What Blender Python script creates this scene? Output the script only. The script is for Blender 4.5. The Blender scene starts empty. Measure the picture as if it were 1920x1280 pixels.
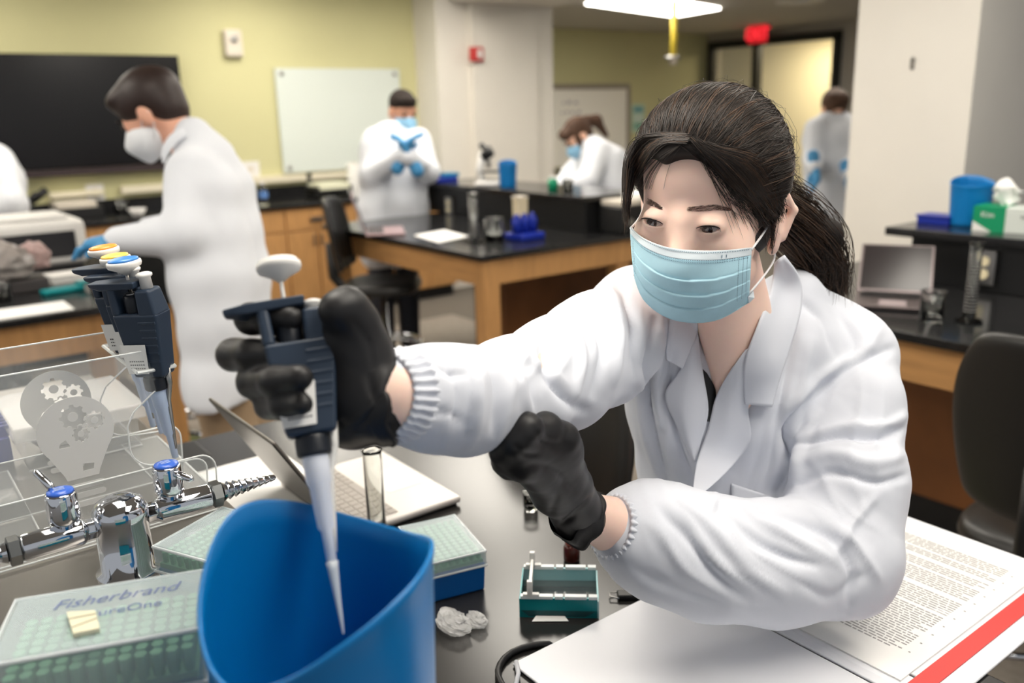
import bpy, bmesh, math, random
import numpy as np
from mathutils import Vector, Matrix
random.seed(7); rng = np.random.RandomState(7)
C = bpy.context.scene.collection
SC = bpy.context.scene
PI = math.pi

# ---------------------------------------------------------------- camera
# room axes: X runs along the benches towards the viewer's right, Y away to the right, Z up
FPX = 1628.2
YAW, PITCH, ROLL = math.radians(52.8377), math.radians(14.9483), math.radians(1.51787)
def _cam_axes():
    cy, sy = math.cos(YAW), math.sin(YAW); cp, sp = math.cos(PITCH), math.sin(PITCH); cr, sr = math.cos(ROLL), math.sin(ROLL)
    F = np.array([0, cp, -sp]); R = np.array([1., 0, 0]); D = np.array([0, -sp, -cp])
    R2 = R*cr + D*sr; D2 = -R*sr + D*cr
    M = np.array([[cy, -sy, 0], [sy, cy, 0], [0, 0, 1.]])
    return M@R2, M@D2, M@F
CR, CD, CF = _cam_axes()
CP = np.array([0, 0, 1.55])
cam = bpy.data.cameras.new('camera'); camo = bpy.data.objects.new('camera', cam); C.objects.link(camo)
cam.sensor_width = 36; cam.lens = FPX/1920*36; cam.clip_start = 0.05; cam.clip_end = 60
camo.matrix_world = Matrix(((CR[0], -CD[0], -CF[0], CP[0]), (CR[1], -CD[1], -CF[1], CP[1]), (CR[2], -CD[2], -CF[2], CP[2]), (0, 0, 0, 1)))
cam.dof.use_dof = True; cam.dof.focus_distance = 0.93; cam.dof.aperture_fstop = 3.8
SC.camera = camo

# ---------------------------------------------------------------- daylight from the window side, exposure
w = bpy.data.worlds.new('world'); SC.world = w; w.use_nodes = True
bgn = w.node_tree.nodes['Background']; bgn.inputs[0].default_value = (0.93, 0.96, 1.0, 1); bgn.inputs[1].default_value = 0.5
SC.view_settings.view_transform = 'Standard'; SC.view_settings.look = 'None'
SC.view_settings.gamma = 1; SC.view_settings.exposure = -0.1; SC.view_settings.use_curve_mapping = False
LAMP = 13.5           # strength of the ceiling troffers

# ---------------------------------------------------------------- pixel helpers (photo 1920x1280 -> world points)
def ray(x, y): return CF + CR*(x-960)/FPX + CD*(y-640)/FPX
def pz(x, y, z): d = ray(x, y); return CP + d*(z-CP[2])/d[2]
def pX(x, y, X): d = ray(x, y); return CP + d*(X-CP[0])/d[0]
def pY(x, y, Y): d = ray(x, y); return CP + d*(Y-CP[1])/d[1]
def pd(x, y, t): return CP + ray(x, y)*t
def proj(V):
    v = np.asarray(V)-CP; t = v@CF
    return np.stack([960+FPX*(v@CR)/t, 640+FPX*(v@CD)/t, t], -1)
def nrm(v): v = np.asarray(v, float); return v/np.linalg.norm(v)

# ---------------------------------------------------------------- materials
def lin(c):
    return tuple(((v/255)/12.92 if v/255 <= 0.04045 else ((v/255+0.055)/1.055)**2.4) for v in c)
MATS = {}
def mat(name, rgb, rough=0.5, metal=0.0, trans=0.0, ior=1.45, noise=None, bump=None, coat=0.0, alpha=1.0, emit=None, sss=0.0, spec=None, sheen=0.0):
    """noise=(scale, amount[, stretch xyz]) varies the colour, bump=(scale, strength, distance)."""
    if name in MATS: return MATS[name]
    m = bpy.data.materials.new(name); m.use_nodes = True; nt = m.node_tree; b = nt.nodes['Principled BSDF']
    col = (*lin(rgb), 1)
    b.inputs['Base Color'].default_value = col; b.inputs['Roughness'].default_value = rough
    b.inputs['Metallic'].default_value = metal; b.inputs['Transmission Weight'].default_value = trans
    b.inputs['IOR'].default_value = ior; b.inputs['Coat Weight'].default_value = coat; b.inputs['Alpha'].default_value = alpha
    b.inputs['Sheen Weight'].default_value = sheen
    if spec is not None: b.inputs['Specular IOR Level'].default_value = spec
    if sss: b.inputs['Subsurface Weight'].default_value = sss; b.inputs['Subsurface Radius'].default_value = (0.01, 0.004, 0.002); b.inputs['Subsurface Scale'].default_value = 1.0
    tc = nt.nodes.new('ShaderNodeTexCoord')
    if noise:
        mp = nt.nodes.new('ShaderNodeMapping'); nt.links.new(tc.outputs['Object'], mp.inputs[0])
        if len(noise) > 2: mp.inputs['Scale'].default_value = noise[2]
        n = nt.nodes.new('ShaderNodeTexNoise'); n.inputs['Scale'].default_value = noise[0]; n.inputs['Detail'].default_value = 4
        nt.links.new(mp.outputs[0], n.inputs['Vector'])
        r = nt.nodes.new('ShaderNodeValToRGB'); a = noise[1]
        r.color_ramp.elements[0].position = 0.3; r.color_ramp.elements[1].position = 0.7
        r.color_ramp.elements[0].color = tuple(max(0, c*(1-a)) for c in col[:3])+(1,)
        r.color_ramp.elements[1].color = tuple(min(1, c*(1+a)) for c in col[:3])+(1,)
        nt.links.new(n.outputs['Fac'], r.inputs[0]); nt.links.new(r.outputs[0], b.inputs['Base Color'])
    if bump:
        n2 = nt.nodes.new('ShaderNodeTexNoise'); n2.inputs['Scale'].default_value = bump[0]; n2.inputs['Detail'].default_value = 3
        nt.links.new(tc.outputs['Object'], n2.inputs['Vector'])
        bp = nt.nodes.new('ShaderNodeBump'); bp.inputs['Strength'].default_value = bump[1]; bp.inputs['Distance'].default_value = bump[2]
        nt.links.new(n2.outputs['Fac'], bp.inputs['Height']); nt.links.new(bp.outputs[0], b.inputs['Normal'])
    if emit:
        b.inputs['Emission Color'].default_value = (*lin(emit[0]), 1); b.inputs['Emission Strength'].default_value = emit[1]
    MATS[name] = m; return m

# ---------------------------------------------------------------- mesh building
class MB:
    def __init__(s): s.v = []; s.f = []
    def add(s, vs, fs):
        o = len(s.v); s.v += [tuple(float(c) for c in v) for v in vs]; s.f += [tuple(o+i for i in f) for f in fs]; return s
    def box(s, x0, x1, y0, y1, z0, z1):
        return s.add([(x0,y0,z0),(x1,y0,z0),(x1,y1,z0),(x0,y1,z0),(x0,y0,z1),(x1,y0,z1),(x1,y1,z1),(x0,y1,z1)],
                     [(0,3,2,1),(4,5,6,7),(0,1,5,4),(1,2,6,5),(2,3,7,6),(3,0,4,7)])
    def hexa(s, b, t):   # bottom loop, top loop (n points each, counter-clockwise from above)
        n = len(b)
        return s.add(list(b)+list(t), [tuple(range(n))[::-1], tuple(range(n, 2*n))]+[(i, (i+1) % n, n+(i+1) % n, n+i) for i in range(n)])
    def prism(s, pts, z0, z1):
        return s.hexa([(x, y, z0) for x, y in pts], [(x, y, z1) for x, y in pts])
    def tube(s, pts, r, n=10, cap=True, flat=None):
        pts = [np.array(p, float) for p in pts]; k = len(pts); rs = r if hasattr(r, '__len__') else [r]*k
        T = [nrm(pts[min(i+1, k-1)]-pts[max(i-1, 0)]) for i in range(k)]
        a = np.array([0, 0, 1.]) if abs(T[0][2]) < 0.9 else np.array([1., 0, 0])
        u = nrm(np.cross(T[0], a)); vs = []; fs = []
        for i in range(k):
            u = nrm(u - T[i]*(u@T[i])); w_ = np.cross(T[i], u)
            for j in range(n):
                an = 2*PI*j/n; vs.append(pts[i]+rs[i]*(math.cos(an)*u+math.sin(an)*w_*(flat or 1)))
        for i in range(k-1):
            for j in range(n): fs.append((i*n+j, i*n+(j+1) % n, (i+1)*n+(j+1) % n, (i+1)*n+j))
        if cap: fs += [tuple(range(n))[::-1], tuple((k-1)*n+j for j in range(n))]
        return s.add(vs, fs)
    def lathe(s, prof, c=(0, 0, 0), axis=(0, 0, 1), n=24, cap=True, ref=None):   # prof: (radius, height)
        ax = nrm(axis); a = np.array(ref, float) if ref is not None else (np.array([1., 0, 0]) if abs(ax[0]) < 0.9 else np.array([0, 1., 0]))
        u = nrm(a-ax*(a@ax)); w_ = np.cross(ax, u); c = np.array(c, float); vs = []; fs = []
        for r, h in prof:
            for j in range(n):
                an = 2*PI*j/n; vs.append(c+ax*h+r*(math.cos(an)*u+math.sin(an)*w_))
        k = len(prof)
        for i in range(k-1):
            for j in range(n): fs.append((i*n+j, i*n+(j+1) % n, (i+1)*n+(j+1) % n, (i+1)*n+j))
        if cap: fs += [tuple(range(n))[::-1], tuple((k-1)*n+j for j in range(n))]
        return s.add(vs, fs)
    def ball(s, c, r, n=16, sc=(1, 1, 1)):
        m = n//2; prof = [(max(1e-4, r*math.sin(PI*i/m)), -r*math.cos(PI*i/m)) for i in range(m+1)]
        o = len(s.v); s.lathe(prof, (0, 0, 0), n=n)
        for i in range(o, len(s.v)): v = s.v[i]; s.v[i] = (v[0]*sc[0]+c[0], v[1]*sc[1]+c[1], v[2]*sc[2]+c[2])
        return s
    def xf(s, M):    # transform everything by a 4x4
        s.v = [tuple(M @ Vector(v)) for v in s.v]; return s
    def grid(s, P, closed_u=False):   # P [nu][nv] points
        P = np.asarray(P, float); nu, nv = P.shape[:2]; o = len(s.v)
        s.v += [tuple(p) for p in P.reshape(-1, 3)]
        for i in range(nu if closed_u else nu-1):
            for j in range(nv-1):
                i2 = (i+1) % nu; s.f.append((o+i*nv+j, o+i2*nv+j, o+i2*nv+j+1, o+i*nv+j+1))
        return s

def rootloc(o):
    l = np.zeros(3)
    while o is not None: l += np.array(o.location); o = o.parent
    return l
def rootmat(o):
    M = Matrix.Identity(4)
    while o is not None: M = o.matrix_basis @ M; o = o.parent
    return M
def obj(name, mb, m, parent=None, smooth=False, bevel=0, world=False, solid=0, sub=0, segs=2):
    """links ONE mesh object; world=True: the vertices are world coordinates, moved into the parent's frame"""
    me = bpy.data.meshes.new(name)
    if isinstance(mb, tuple): V, Fc = mb
    else: V, Fc = mb.v, mb.f
    V = np.asarray(V, float)
    if world and parent is not None:
        Mi = np.array(rootmat(parent).inverted()); V = V@Mi[:3, :3].T+Mi[:3, 3]
    me.from_pydata([tuple(v) for v in V], [], [tuple(f) for f in Fc]); me.update()
    o = bpy.data.objects.new(name, me); C.objects.link(o)
    if m: me.materials.append(m)
    if smooth: me.polygons.foreach_set('use_smooth', [True]*len(me.polygons))
    if parent is not None: o.parent = parent
    if bevel:
        b = o.modifiers.new('b', 'BEVEL'); b.width = bevel; b.segments = segs; b.limit_method = 'ANGLE'
        me.polygons.foreach_set('use_smooth', [True]*len(me.polygons)); wn = o.modifiers.new('w', 'WEIGHTED_NORMAL')
    if solid: sm = o.modifiers.new('s', 'SOLIDIFY'); sm.thickness = solid; sm.offset = 0
    if sub: sb = o.modifiers.new('u', 'SUBSURF'); sb.levels = sub; sb.render_levels = sub
    return o
def tag(o, label, cat, group=None):
    o['label'] = label; o['category'] = cat
    if group: o['group'] = group
    return o
def thing(name, label, cat, loc=(0, 0, 0), rotz=0, group=None):
    o = bpy.data.objects.new(name, None); C.objects.link(o); o.empty_display_size = 0.05
    o.location = tuple(float(c) for c in loc); o.rotation_euler = (0, 0, rotz); tag(o, label, cat, group); return o
def struct(name, mb, m, parent=None, **k):
    o = obj(name, mb, m, parent, **k)
    if parent is None: o['kind'] = 'structure'
    return o
def dup(root, loc, rotz=0, label=None, group=None):
    r = root.copy(); C.objects.link(r); r.location = tuple(float(c) for c in loc); r.rotation_euler = (0, 0, rotz)
    if label: r['label'] = label
    if group: r['group'] = group
    for ch in list(root.children):
        c = ch.copy(); C.objects.link(c); c.parent = r
        for g in ch.children:
            d = g.copy(); C.objects.link(d); d.parent = c
    return r
def text_mesh(s, size, shear=0.0):
    cu = bpy.data.curves.new('t', 'FONT'); cu.body = s; cu.size = size; cu.align_x = 'CENTER'; cu.align_y = 'CENTER'; cu.shear = shear; cu.resolution_u = 3
    o = bpy.data.objects.new('t', cu); C.objects.link(o); dg = bpy.context.evaluated_depsgraph_get()
    me = o.evaluated_get(dg).to_mesh(); V = [tuple(v.co) for v in me.vertices]; Fc = [tuple(p.vertices) for p in me.polygons]
    o.evaluated_get(dg).to_mesh_clear(); bpy.data.objects.remove(o); bpy.data.curves.remove(cu); return V, Fc
def lettering(name, s, size, org, ex, ey, m, parent, shear=0.0, lift=0.0004):
    V, Fc = text_mesh(s, size, shear); ex = nrm(ex); ey = nrm(ey); n = np.cross(ex, ey)
    W = [np.array(org)+ex*v[0]+ey*v[1]+n*lift for v in V]
    return obj(name, (W, Fc), m, parent, world=True)

# ---------------------------------------------------------------- smooth implicit shapes -> one continuous skin
def sdf_mesh(prims, h=0.006, k=0.02, pad=0.02, smooth=2):
    """prims: ('c',p0,p1,r0,r1[,op,k]) tapered capsule | ('e',centre,radii,R3x3 or None[,op,k]) ellipsoid;  op 'u' union, 's' carve"""
    lo = np.full(3, 1e9); hi = -lo
    def bb(p):
        if p[0] == 'c':
            a, b = np.array(p[1]), np.array(p[2]); return np.minimum(a-p[3], b-p[4]), np.maximum(a+p[3], b+p[4])
        r = np.max(p[2]); return np.array(p[1])-r, np.array(p[1])+r
    for p in prims:
        l, u = bb(p); lo = np.minimum(lo, l); hi = np.maximum(hi, u)
    lo -= pad+2*h; hi += pad+2*h
    n = np.ceil((hi-lo)/h).astype(int)+1
    G = np.full(n, 0.05, np.float32)
    for p in prims:
        base = 5 if p[0] == 'c' else 4
        op = p[base] if len(p) > base else 'u'; kk = p[base+1] if len(p) > base+1 else k
        l, u = bb(p); m = kk+3*h
        i0 = np.maximum(0, np.floor((l-m-lo)/h).astype(int)); i1 = np.minimum(n, np.ceil((u+m-lo)/h).astype(int)+1)
        X, Y, Z = [ (lo[a]+h*np.arange(i0[a], i1[a])).astype(np.float32) for a in range(3)]
        X = X[:, None, None]; Y = Y[None, :, None]; Z = Z[None, None, :]
        if p[0] == 'c':
            a, b = np.array(p[1], float), np.array(p[2], float); d = b-a; L2 = max(1e-12, d@d)
            t = np.clip(((X-a[0])*d[0]+(Y-a[1])*d[1]+(Z-a[2])*d[2])/L2, 0, 1)
            D = np.sqrt((X-a[0]-t*d[0])**2+(Y-a[1]-t*d[1])**2+(Z-a[2]-t*d[2])**2)-(p[3]+(p[4]-p[3])*t)
        else:
            c = np.array(p[1]); R = np.eye(3) if p[3] is None else np.array(p[3]); r = np.array(p[2], float)
            q = [(X-c[0])*R[a][0]+(Y-c[1])*R[a][1]+(Z-c[2])*R[a][2] for a in range(3)]
            k0 = np.sqrt(sum((q[a]/r[a])**2 for a in range(3))); k1 = np.sqrt(sum((q[a]/r[a]**2)**2 for a in range(3)))+1e-9
            D = k0*(k0-1)/k1
        S = G[i0[0]:i1[0], i0[1]:i1[1], i0[2]:i1[2]]
        if op == 'u':
            hh = np.clip(0.5+0.5*(S-D)/kk, 0, 1); S[...] = S*(1-hh)+D*hh-kk*hh*(1-hh)
        else:
            hh = np.clip(0.5-0.5*(S+D)/kk, 0, 1); S[...] = S*(1-hh)-D*hh+kk*hh*(1-hh)
    return surface_nets(G, lo, h, smooth)
def surface_nets(G, lo, h, smooth=2):
    n = np.array(G.shape); ins = G < 0
    c = [ins[a:n[0]-1+a, b:n[1]-1+b, d:n[2]-1+d] for a in (0, 1) for b in (0, 1) for d in (0, 1)]
    s = sum(x.astype(np.int8) for x in c); act = np.argwhere((s > 0) & (s < 8))
    idx = -np.ones(n-1, np.int64); idx[act[:, 0], act[:, 1], act[:, 2]] = np.arange(len(act))
    P = np.zeros((len(act), 3)); cnt = np.zeros(len(act))
    cor = [(a, b, d) for a in (0, 1) for b in (0, 1) for d in (0, 1)]
    for i, ca in enumerate(cor):
        for cb in cor[i+1:]:
            if sum(abs(x-y) for x, y in zip(ca, cb)) != 1: continue
            ga = G[act[:, 0]+ca[0], act[:, 1]+ca[1], act[:, 2]+ca[2]]; gb = G[act[:, 0]+cb[0], act[:, 1]+cb[1], act[:, 2]+cb[2]]
            x = (ga < 0) != (gb < 0); t = np.where(x, ga/np.where(x, ga-gb, 1), 0)
            P[x] += (np.array(ca)+t[:, None]*(np.array(cb)-np.array(ca)))[x]; cnt[x] += 1
    P = (P/cnt[:, None]+act)*h+lo
    Q = []
    for ax in range(3):
        sl0 = [slice(None)]*3; sl1 = [slice(None)]*3; sl0[ax] = slice(0, -1); sl1[ax] = slice(1, None)
        A = ins[tuple(sl0)]; B = ins[tuple(sl1)]; e = np.argwhere(A != B)
        o1, o2 = [(1, 2), (2, 0), (0, 1)][ax]
        ok = (e[:, o1] > 0) & (e[:, o2] > 0) & (e[:, o1] < n[o1]-1) & (e[:, o2] < n[o2]-1); e = e[ok]
        def g(a, b): q = e.copy(); q[:, o1] -= a; q[:, o2] -= b; return idx[q[:, 0], q[:, 1], q[:, 2]]
        q = np.stack([g(1, 1), g(0, 1), g(0, 0), g(1, 0)], 1)
        fl = ~A[e[:, 0], e[:, 1], e[:, 2]]; q[fl] = q[fl][:, ::-1]; Q.append(q)
    Q = np.concatenate(Q)
    for _ in range(smooth): P = relax(P, Q)
    return P, Q
def relax(P, Q, f=0.5):
    A = np.zeros_like(P); cn = np.zeros(len(P))
    for i in range(4):
        j = (i+1) % 4
        for a_, b_ in ((Q[:, i], Q[:, j]), (Q[:, j], Q[:, i])):
            for d in range(3): A[:, d] += np.bincount(a_, P[b_, d], len(P))
            cn += np.bincount(a_, minlength=len(P))
    return P*(1-f)+f*A/np.maximum(cn, 1)[:, None]
def vnormals(P, Q):
    n = np.cross(P[Q[:, 2]]-P[Q[:, 0]], P[Q[:, 3]]-P[Q[:, 1]]); N = np.zeros_like(P)
    for i in range(4):
        for d in range(3): N[:, d] += np.bincount(Q[:, i], n[:, d], len(P))
    return N/(np.linalg.norm(N, axis=1)[:, None]+1e-12)
def chain(pts, **k):     # pts: (x,y,z,r)
    return [('c', p[:3], q[:3], p[3], q[3]) for p, q in zip(pts[:-1], pts[1:])]
def pchain(pts):         # pts: (px,py,depth,r)
    return chain([(*pd(p[0], p[1], p[2]), p[3]) for p in pts])
# ================================================================ materials
M_wall = mat('white_paint', (226, 221, 211), 0.75, noise=(3, 0.02))
M_green = mat('green_paint', (203, 199, 152), 0.7, noise=(2, 0.02))
M_ceil = mat('ceiling_paint', (205, 200, 192), 0.9)
M_oak = mat('oak', (188, 141, 90), 0.42, noise=(6, 0.12, (8, 8, 0.9)), spec=0.4)
M_oakx = mat('oak_cross', (188, 141, 90), 0.42, noise=(6, 0.12, (0.9, 8, 8)), spec=0.4)
M_panel = mat('brown_panel', (124, 78, 42), 0.5, noise=(4, 0.25, (1, 1, 0.6)))
M_epoxy = mat('black_epoxy', (30, 30, 31), 0.16, noise=(30, 0.15), spec=0.5)
M_black = mat('black_plastic', (26, 26, 27), 0.42)
M_blackm = mat('black_vinyl', (32, 31, 30), 0.38, bump=(60, 0.1, 0.002))
M_white = mat('white_plastic', (228, 226, 222), 0.4)
M_offw = mat('aged_white_plastic', (214, 205, 190), 0.5)
M_chrome = mat('chrome', (215, 217, 222), 0.06, 1.0)
M_steel = mat('brushed_steel', (170, 168, 165), 0.3, 1.0)
M_glass = mat('clear_glass', (250, 252, 250), 0.02, 0, 1.0, 1.48)
M_blue = mat('blue_plastic', (0, 110, 176), 0.34, spec=0.5)
M_dblue = mat('dark_blue_plastic', (22, 44, 150), 0.35)
M_teal = mat('teal_plastic', (0, 135, 140), 0.3)
M_paper = mat('paper', (236, 235, 232), 0.8)
M_ink = mat('ink', (70, 68, 70), 0.8)
M_rose = mat('rose_metal', (196, 168, 170), 0.35, 0.7)
M_screen = mat('dark_screen', (38, 33, 34), 0.18)
M_red = mat('red_plastic', (190, 50, 48), 0.4)
M_lamp = mat('lamp_diffuser', (255, 253, 246), 0.6, emit=((255, 248, 236), LAMP))

# ================================================================ the room
CEIL = 2.6
struct('floor', MB().box(-12, 3, -6, 13, -0.06, 0.0), mat('carpet_base', (100, 94, 86), 0.95))
fl = bpy.data.objects['floor']
tile_me = {}
def tile(x, y, kind):
    key = kind
    if key not in tile_me:
        rgb = {'grey': (139, 131, 122), 'dark': (66, 62, 60), 'olive': (92, 98, 58)}[kind]
        m = mat('carpet_'+kind, rgb, 0.95, noise=(40, 0.12), bump=(250, 0.4, 0.003))
        o = obj('carpet_tile', MB().box(-0.303, 0.303, -0.303, 0.303, 0.0, 0.006), m, fl); tile_me[key] = o
    else:
        o = tile_me[key].copy(); C.objects.link(o)
    o.location = (x, y, 0); return o
for i in range(-9, 1):
    for j in range(-1, 8):
        x, y = i*0.61+0.2, j*0.61+0.3
        if y > 3.8 or (y < 0.6 and x > -3): continue
        kind = 'grey'
        if (i*7+j*5) % 11 == 0: kind = 'olive'
        elif (i+2*j) % 7 == 0: kind = 'dark'
        tile(x, y, kind)
struct('ceiling', MB().box(-12, 1.0, -3, 13, CEIL, CEIL+0.1), M_ceil)
struct('wall_left', MB().box(-7.0, -6.8, -3, 4.3, 0, CEIL), M_green)
struct('wall_back', MB().box(-9.7, -9.5, 4.3, 11.4, 0, CEIL), M_green)
struct('wall_return', MB().box(-9.5, -6.8, 4.3, 4.45, 0, CEIL), M_wall)
# far wall with the door opening
dl, dr = pY(1333, 250, 11.2)[0], pY(1562, 250, 11.2)[0]
dt = 2.42
wr = MB(); wr.box(-9.5, dl, 11.2, 11.4, 0, CEIL); wr.box(dr, 2.5, 11.2, 11.4, 0, CEIL); wr.box(dl, dr, 11.2, 11.4, dt, CEIL)
struct('wall_right', wr, mat('grey_wall', (178, 172, 162), 0.8))
M_frame = mat('black_door_frame', (28, 27, 25), 0.5)
dm = pY(1415, 250, 11.2)[0]
fr = MB()
for a in (dl, dm, dr): fr.box(a-0.05, a+0.05, 11.12, 11.24, 0, dt)
fr.box(dl-0.05, dr+0.05, 11.12, 11.24, dt-0.05, dt+0.06)
d1 = struct('door_1', fr, M_frame)
obj('glass_pane', MB().box(dl+0.05, dm-0.05, 11.17, 11.19, 0, dt-0.05), mat('dim_glass', (190, 185, 165), 0.1, alpha=0.35), d1)
struct('wall_corridor', MB().box(dl-1.5, dr+1.5, 13.0, 13.1, 0, CEIL), mat('cream_wall', (246, 236, 204), 0.8))
cl = thing('ceiling_light', 'far corridor ceiling light behind the open door under the exit sign', 'ceiling light', (dr-1.0, 12.1, CEIL-0.06))
obj('diffuser', MB().box(-0.5, 0.5, -0.3, 0.3, 0, 0.02), mat('corridor_diffuser', (255, 250, 235), 0.5, emit=((255, 240, 205), 26)), cl); obj('frame', MB().box(-0.53, 0.53, -0.33, 0.33, 0.02, 0.06), M_white, cl)
# pillar between the two green walls, stepped as pipe chases, and the beam over it
pl = MB(); pl.box(-6.85, -6.45, 4.18, 5.45, 0, CEIL); pl.box(-6.95, -6.38, 4.5, 5.2, 0, CEIL)
struct('pillar_left', pl, M_wall); bpy.data.objects['pillar_left'].name = 'trim_1'
struct('trim_2', MB().box(-6.4, 1.0, 4.3, 5.4, 2.43, CEIL), M_wall)
by = 3.62
struct('trim_3', MB().box(pY(1594, 250, by)[0], pY(1815, 250, by)[0], by, by+0.62, 0, CEIL), mat('pillar_paint', (222, 217, 208), 0.75, noise=(3, 0.02)))
# ceiling troffers
def troffer(x, y, label, rot=0, vis=True):
    t = thing('ceiling_light', label, 'ceiling light', (x, y, CEIL), rot, 'recessed ceiling light panels')
    obj('frame', MB().box(-0.64, 0.64, -0.34, -0.3, -0.02, 0).box(-0.64, 0.64, 0.3, 0.34, -0.02, 0).box(-0.64, -0.6, -0.3, 0.3, -0.02, 0).box(0.6, 0.64, -0.3, 0.3, -0.02, 0), M_white, t)
    obj('diffuser', MB().box(-0.6, 0.6, -0.3, 0.3, -0.012, 0), M_lamp, t)
    return t
lc = (pz(1098, 3, CEIL)+pz(1350, 12, CEIL))/2
t0 = thing('ceiling_light', 'bright white ceiling light panel in view at the top of the photo', 'ceiling light', (lc[0], lc[1]+0.05, CEIL))
L0 = [pz(1098, 3, CEIL), pz(1265, 27, CEIL), pz(1350, 12, CEIL)]; L0.append(L0[0]+L0[2]-L0[1])
obj('diffuser', MB().hexa([(p[0], p[1], CEIL-0.03) for p in L0], [(p[0], p[1], CEIL-0.001) for p in L0]), M_lamp, t0, world=True)
c0 = sum(L0)/4
obj('frame', MB().hexa([(c0[0]+(p[0]-c0[0])*1.05, c0[1]+(p[1]-c0[1])*1.05, CEIL-0.012) for p in L0], [(c0[0]+(p[0]-c0[0])*1.05, c0[1]+(p[1]-c0[1])*1.05, CEIL-0.001) for p in L0]), M_white, t0, world=True)
k = 0
names = ['over the television wall', 'over the left rear bench', 'over the middle bench', 'over the front bench', 'over the right bench', 'over the left aisle', 'over the right aisle', 'behind the beam', 'over the viewer', 'added over the wall counter to brighten its wall', 'added over the far end of the counter to brighten its wall', 'added in front of the white pillar to brighten it', 'added beyond the beam to brighten the back', 'added behind the big white pillar to brighten its side']  # from the wall counter on: unseen panels added to brighten walls and pillars
for (x, y), nm in zip([(-5.6, 0.6), (-3.4, -0.6), (-4.2, 2.9), (-1.2, 0.3), (-0.9, 2.6), (-2.4, -1.8), (-2.5, 2.2), (-3.5, 6.6), (0.1, 0.9), (-5.7, 2.6), (-5.7, -1.4), (-5.2, 3.85), (-4.4, 6.2), (-0.2, 4.9)], names):
    troffer(x, y, 'recessed white ceiling light panel '+nm)
# exit sign
e = pY(1421, 64, 10.6); M_exit = mat('exit_red', (255, 60, 70), 0.5, emit=((255, 50, 60), 1.6))
ex = thing('exit_sign', 'black ceiling-hung sign with glowing red EXIT letters above the door', 'exit sign', (e[0], e[1], e[2]))
obj('housing', MB().box(-0.17, 0.17, 0.0, 0.05, -0.13, 0.16), M_black, ex, bevel=0.006)
obj('face', MB().box(-0.16, 0.16, -0.008, 0.0, -0.12, 0.12), mat('exit_face', (150, 30, 36), 0.5, emit=((255, 40, 50), 0.55)), ex)
lettering('letters', 'EXIT', 0.21, (e[0], e[1]-0.01, e[2]), (1, 0, 0), (0, 0, 1), M_exit, ex)
obj('stem', MB().box(-0.03, 0.03, 0.01, 0.04, 0.16, CEIL-e[2]), M_black, ex)
# yellow drop cord reel
y0 = pd(1262, 110, 9.0)
yc = thing('cord_drop', 'yellow power cord hanging from the ceiling with a metal ring', 'cord', (y0[0], y0[1], y0[2]))
obj('cord', MB().tube([(0, 0, 0), (0.01, 0, 0.2), (0, 0, CEIL-y0[2])], 0.032, 8), mat('yellow_rubber', (214, 190, 60), 0.5), yc, smooth=True)
obj('ring', MB().lathe([(0.03, 0), (0.09, 0.0), (0.09, 0.02), (0.03, 0.03)]), M_steel, yc, smooth=True)
obj('plug', MB().lathe([(0.03, -0.06), (0.045, -0.04), (0.045, 0.0)]), M_offw, yc, smooth=True)
# projector-like thing at ceiling: small detector
q = pz(1500, 2, CEIL)
sd = thing('ceiling_vent', 'round white ceiling diffuser right of the light panel', 'vent', q)
obj('cone', MB().lathe([(0.12, 0), (0.24, -0.015), (0.26, 0.0)]), M_white, sd, smooth=True); obj('core', MB().lathe([(0.1, -0.03), (0.1, 0)]), M_white, sd)

# ---------------------------------------------------------------- on the television wall (x = -6.8)
XW = -6.8
a = pX(328, 107, XW); b = pX(345, 308, XW)
tv = thing('television', 'large black wall-mounted flat screen on the green wall', 'television', (XW, 1.1, 1.6))
obj('screen', MB().box(XW+0.03, XW+0.075, 0.05, a[1], 1.235, 1.99), mat('tv_screen', (14, 12, 13), 0.22), tv, world=True, bevel=0.006)
obj('soundbar', MB().box(XW+0.03, XW+0.09, 0.05, a[1]-0.02, 1.185, 1.233), mat('tv_bar', (72, 62, 62), 0.35, 0.5), tv, world=True)
obj('wall_bracket', MB().box(XW+.002, XW+0.03, 0.8, 1.4, 1.4, 1.8), M_black, tv, world=True)
a = pX(512, 127, XW); b = pX(745, 133, XW)
wb = thing('whiteboard', 'plain glass-white whiteboard on the green wall beside the pillar', 'whiteboard', (XW, (a[1]+b[1])/2, 1.5))
obj('board', MB().box(XW+0.012, XW+0.03, a[1], b[1], 1.10, 1.91), mat('board_glass', (214, 221, 214), 0.25), wb, world=True)
for yy in (a[1]+0.05, b[1]-0.05):
    for zz in (1.14, 1.87): obj('standoff', MB().lathe([(0.018, 0), (0.018, 0.036)], (XW+.002, yy, zz), (1, 0, 0)), M_steel, wb, world=True, smooth=True)
a = pX(434, 82, XW)
bx = thing('wall_speaker', 'small white wall box high on the green wall right of the television', 'wall box', (XW, a[1], a[2]))
obj('case', MB().box(0, 0.06, -0.07, 0.07, -0.10, 0.10), M_offw, bx, bevel=0.02); obj('lens', MB().lathe([(0.03, 0.0), (0.028, 0.068), (0.01, 0.07)], (0, 0, 0.03), (1, 0, 0)), M_steel, bx, smooth=True)
a = pX(469, 317, XW)
sg = thing('notice_plate', 'small white plate on the green wall between television and whiteboard', 'wall plate', (XW, a[1], a[2]))
obj('plate', MB().box(0, 0.012, -0.075, 0.075, -0.06, 0.06), M_white, sg, bevel=0.004); obj('socket', MB().box(0.012, 0.016, -0.02, 0.02, -0.02, 0.02), M_offw, sg)
rc = MB(); rc.box(XW, XW+0.05, 1.15, 1.5, 1.035, 1.075); rc.box(XW, XW+0.05, 1.62, 4.15, 1.03, 1.085)
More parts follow.
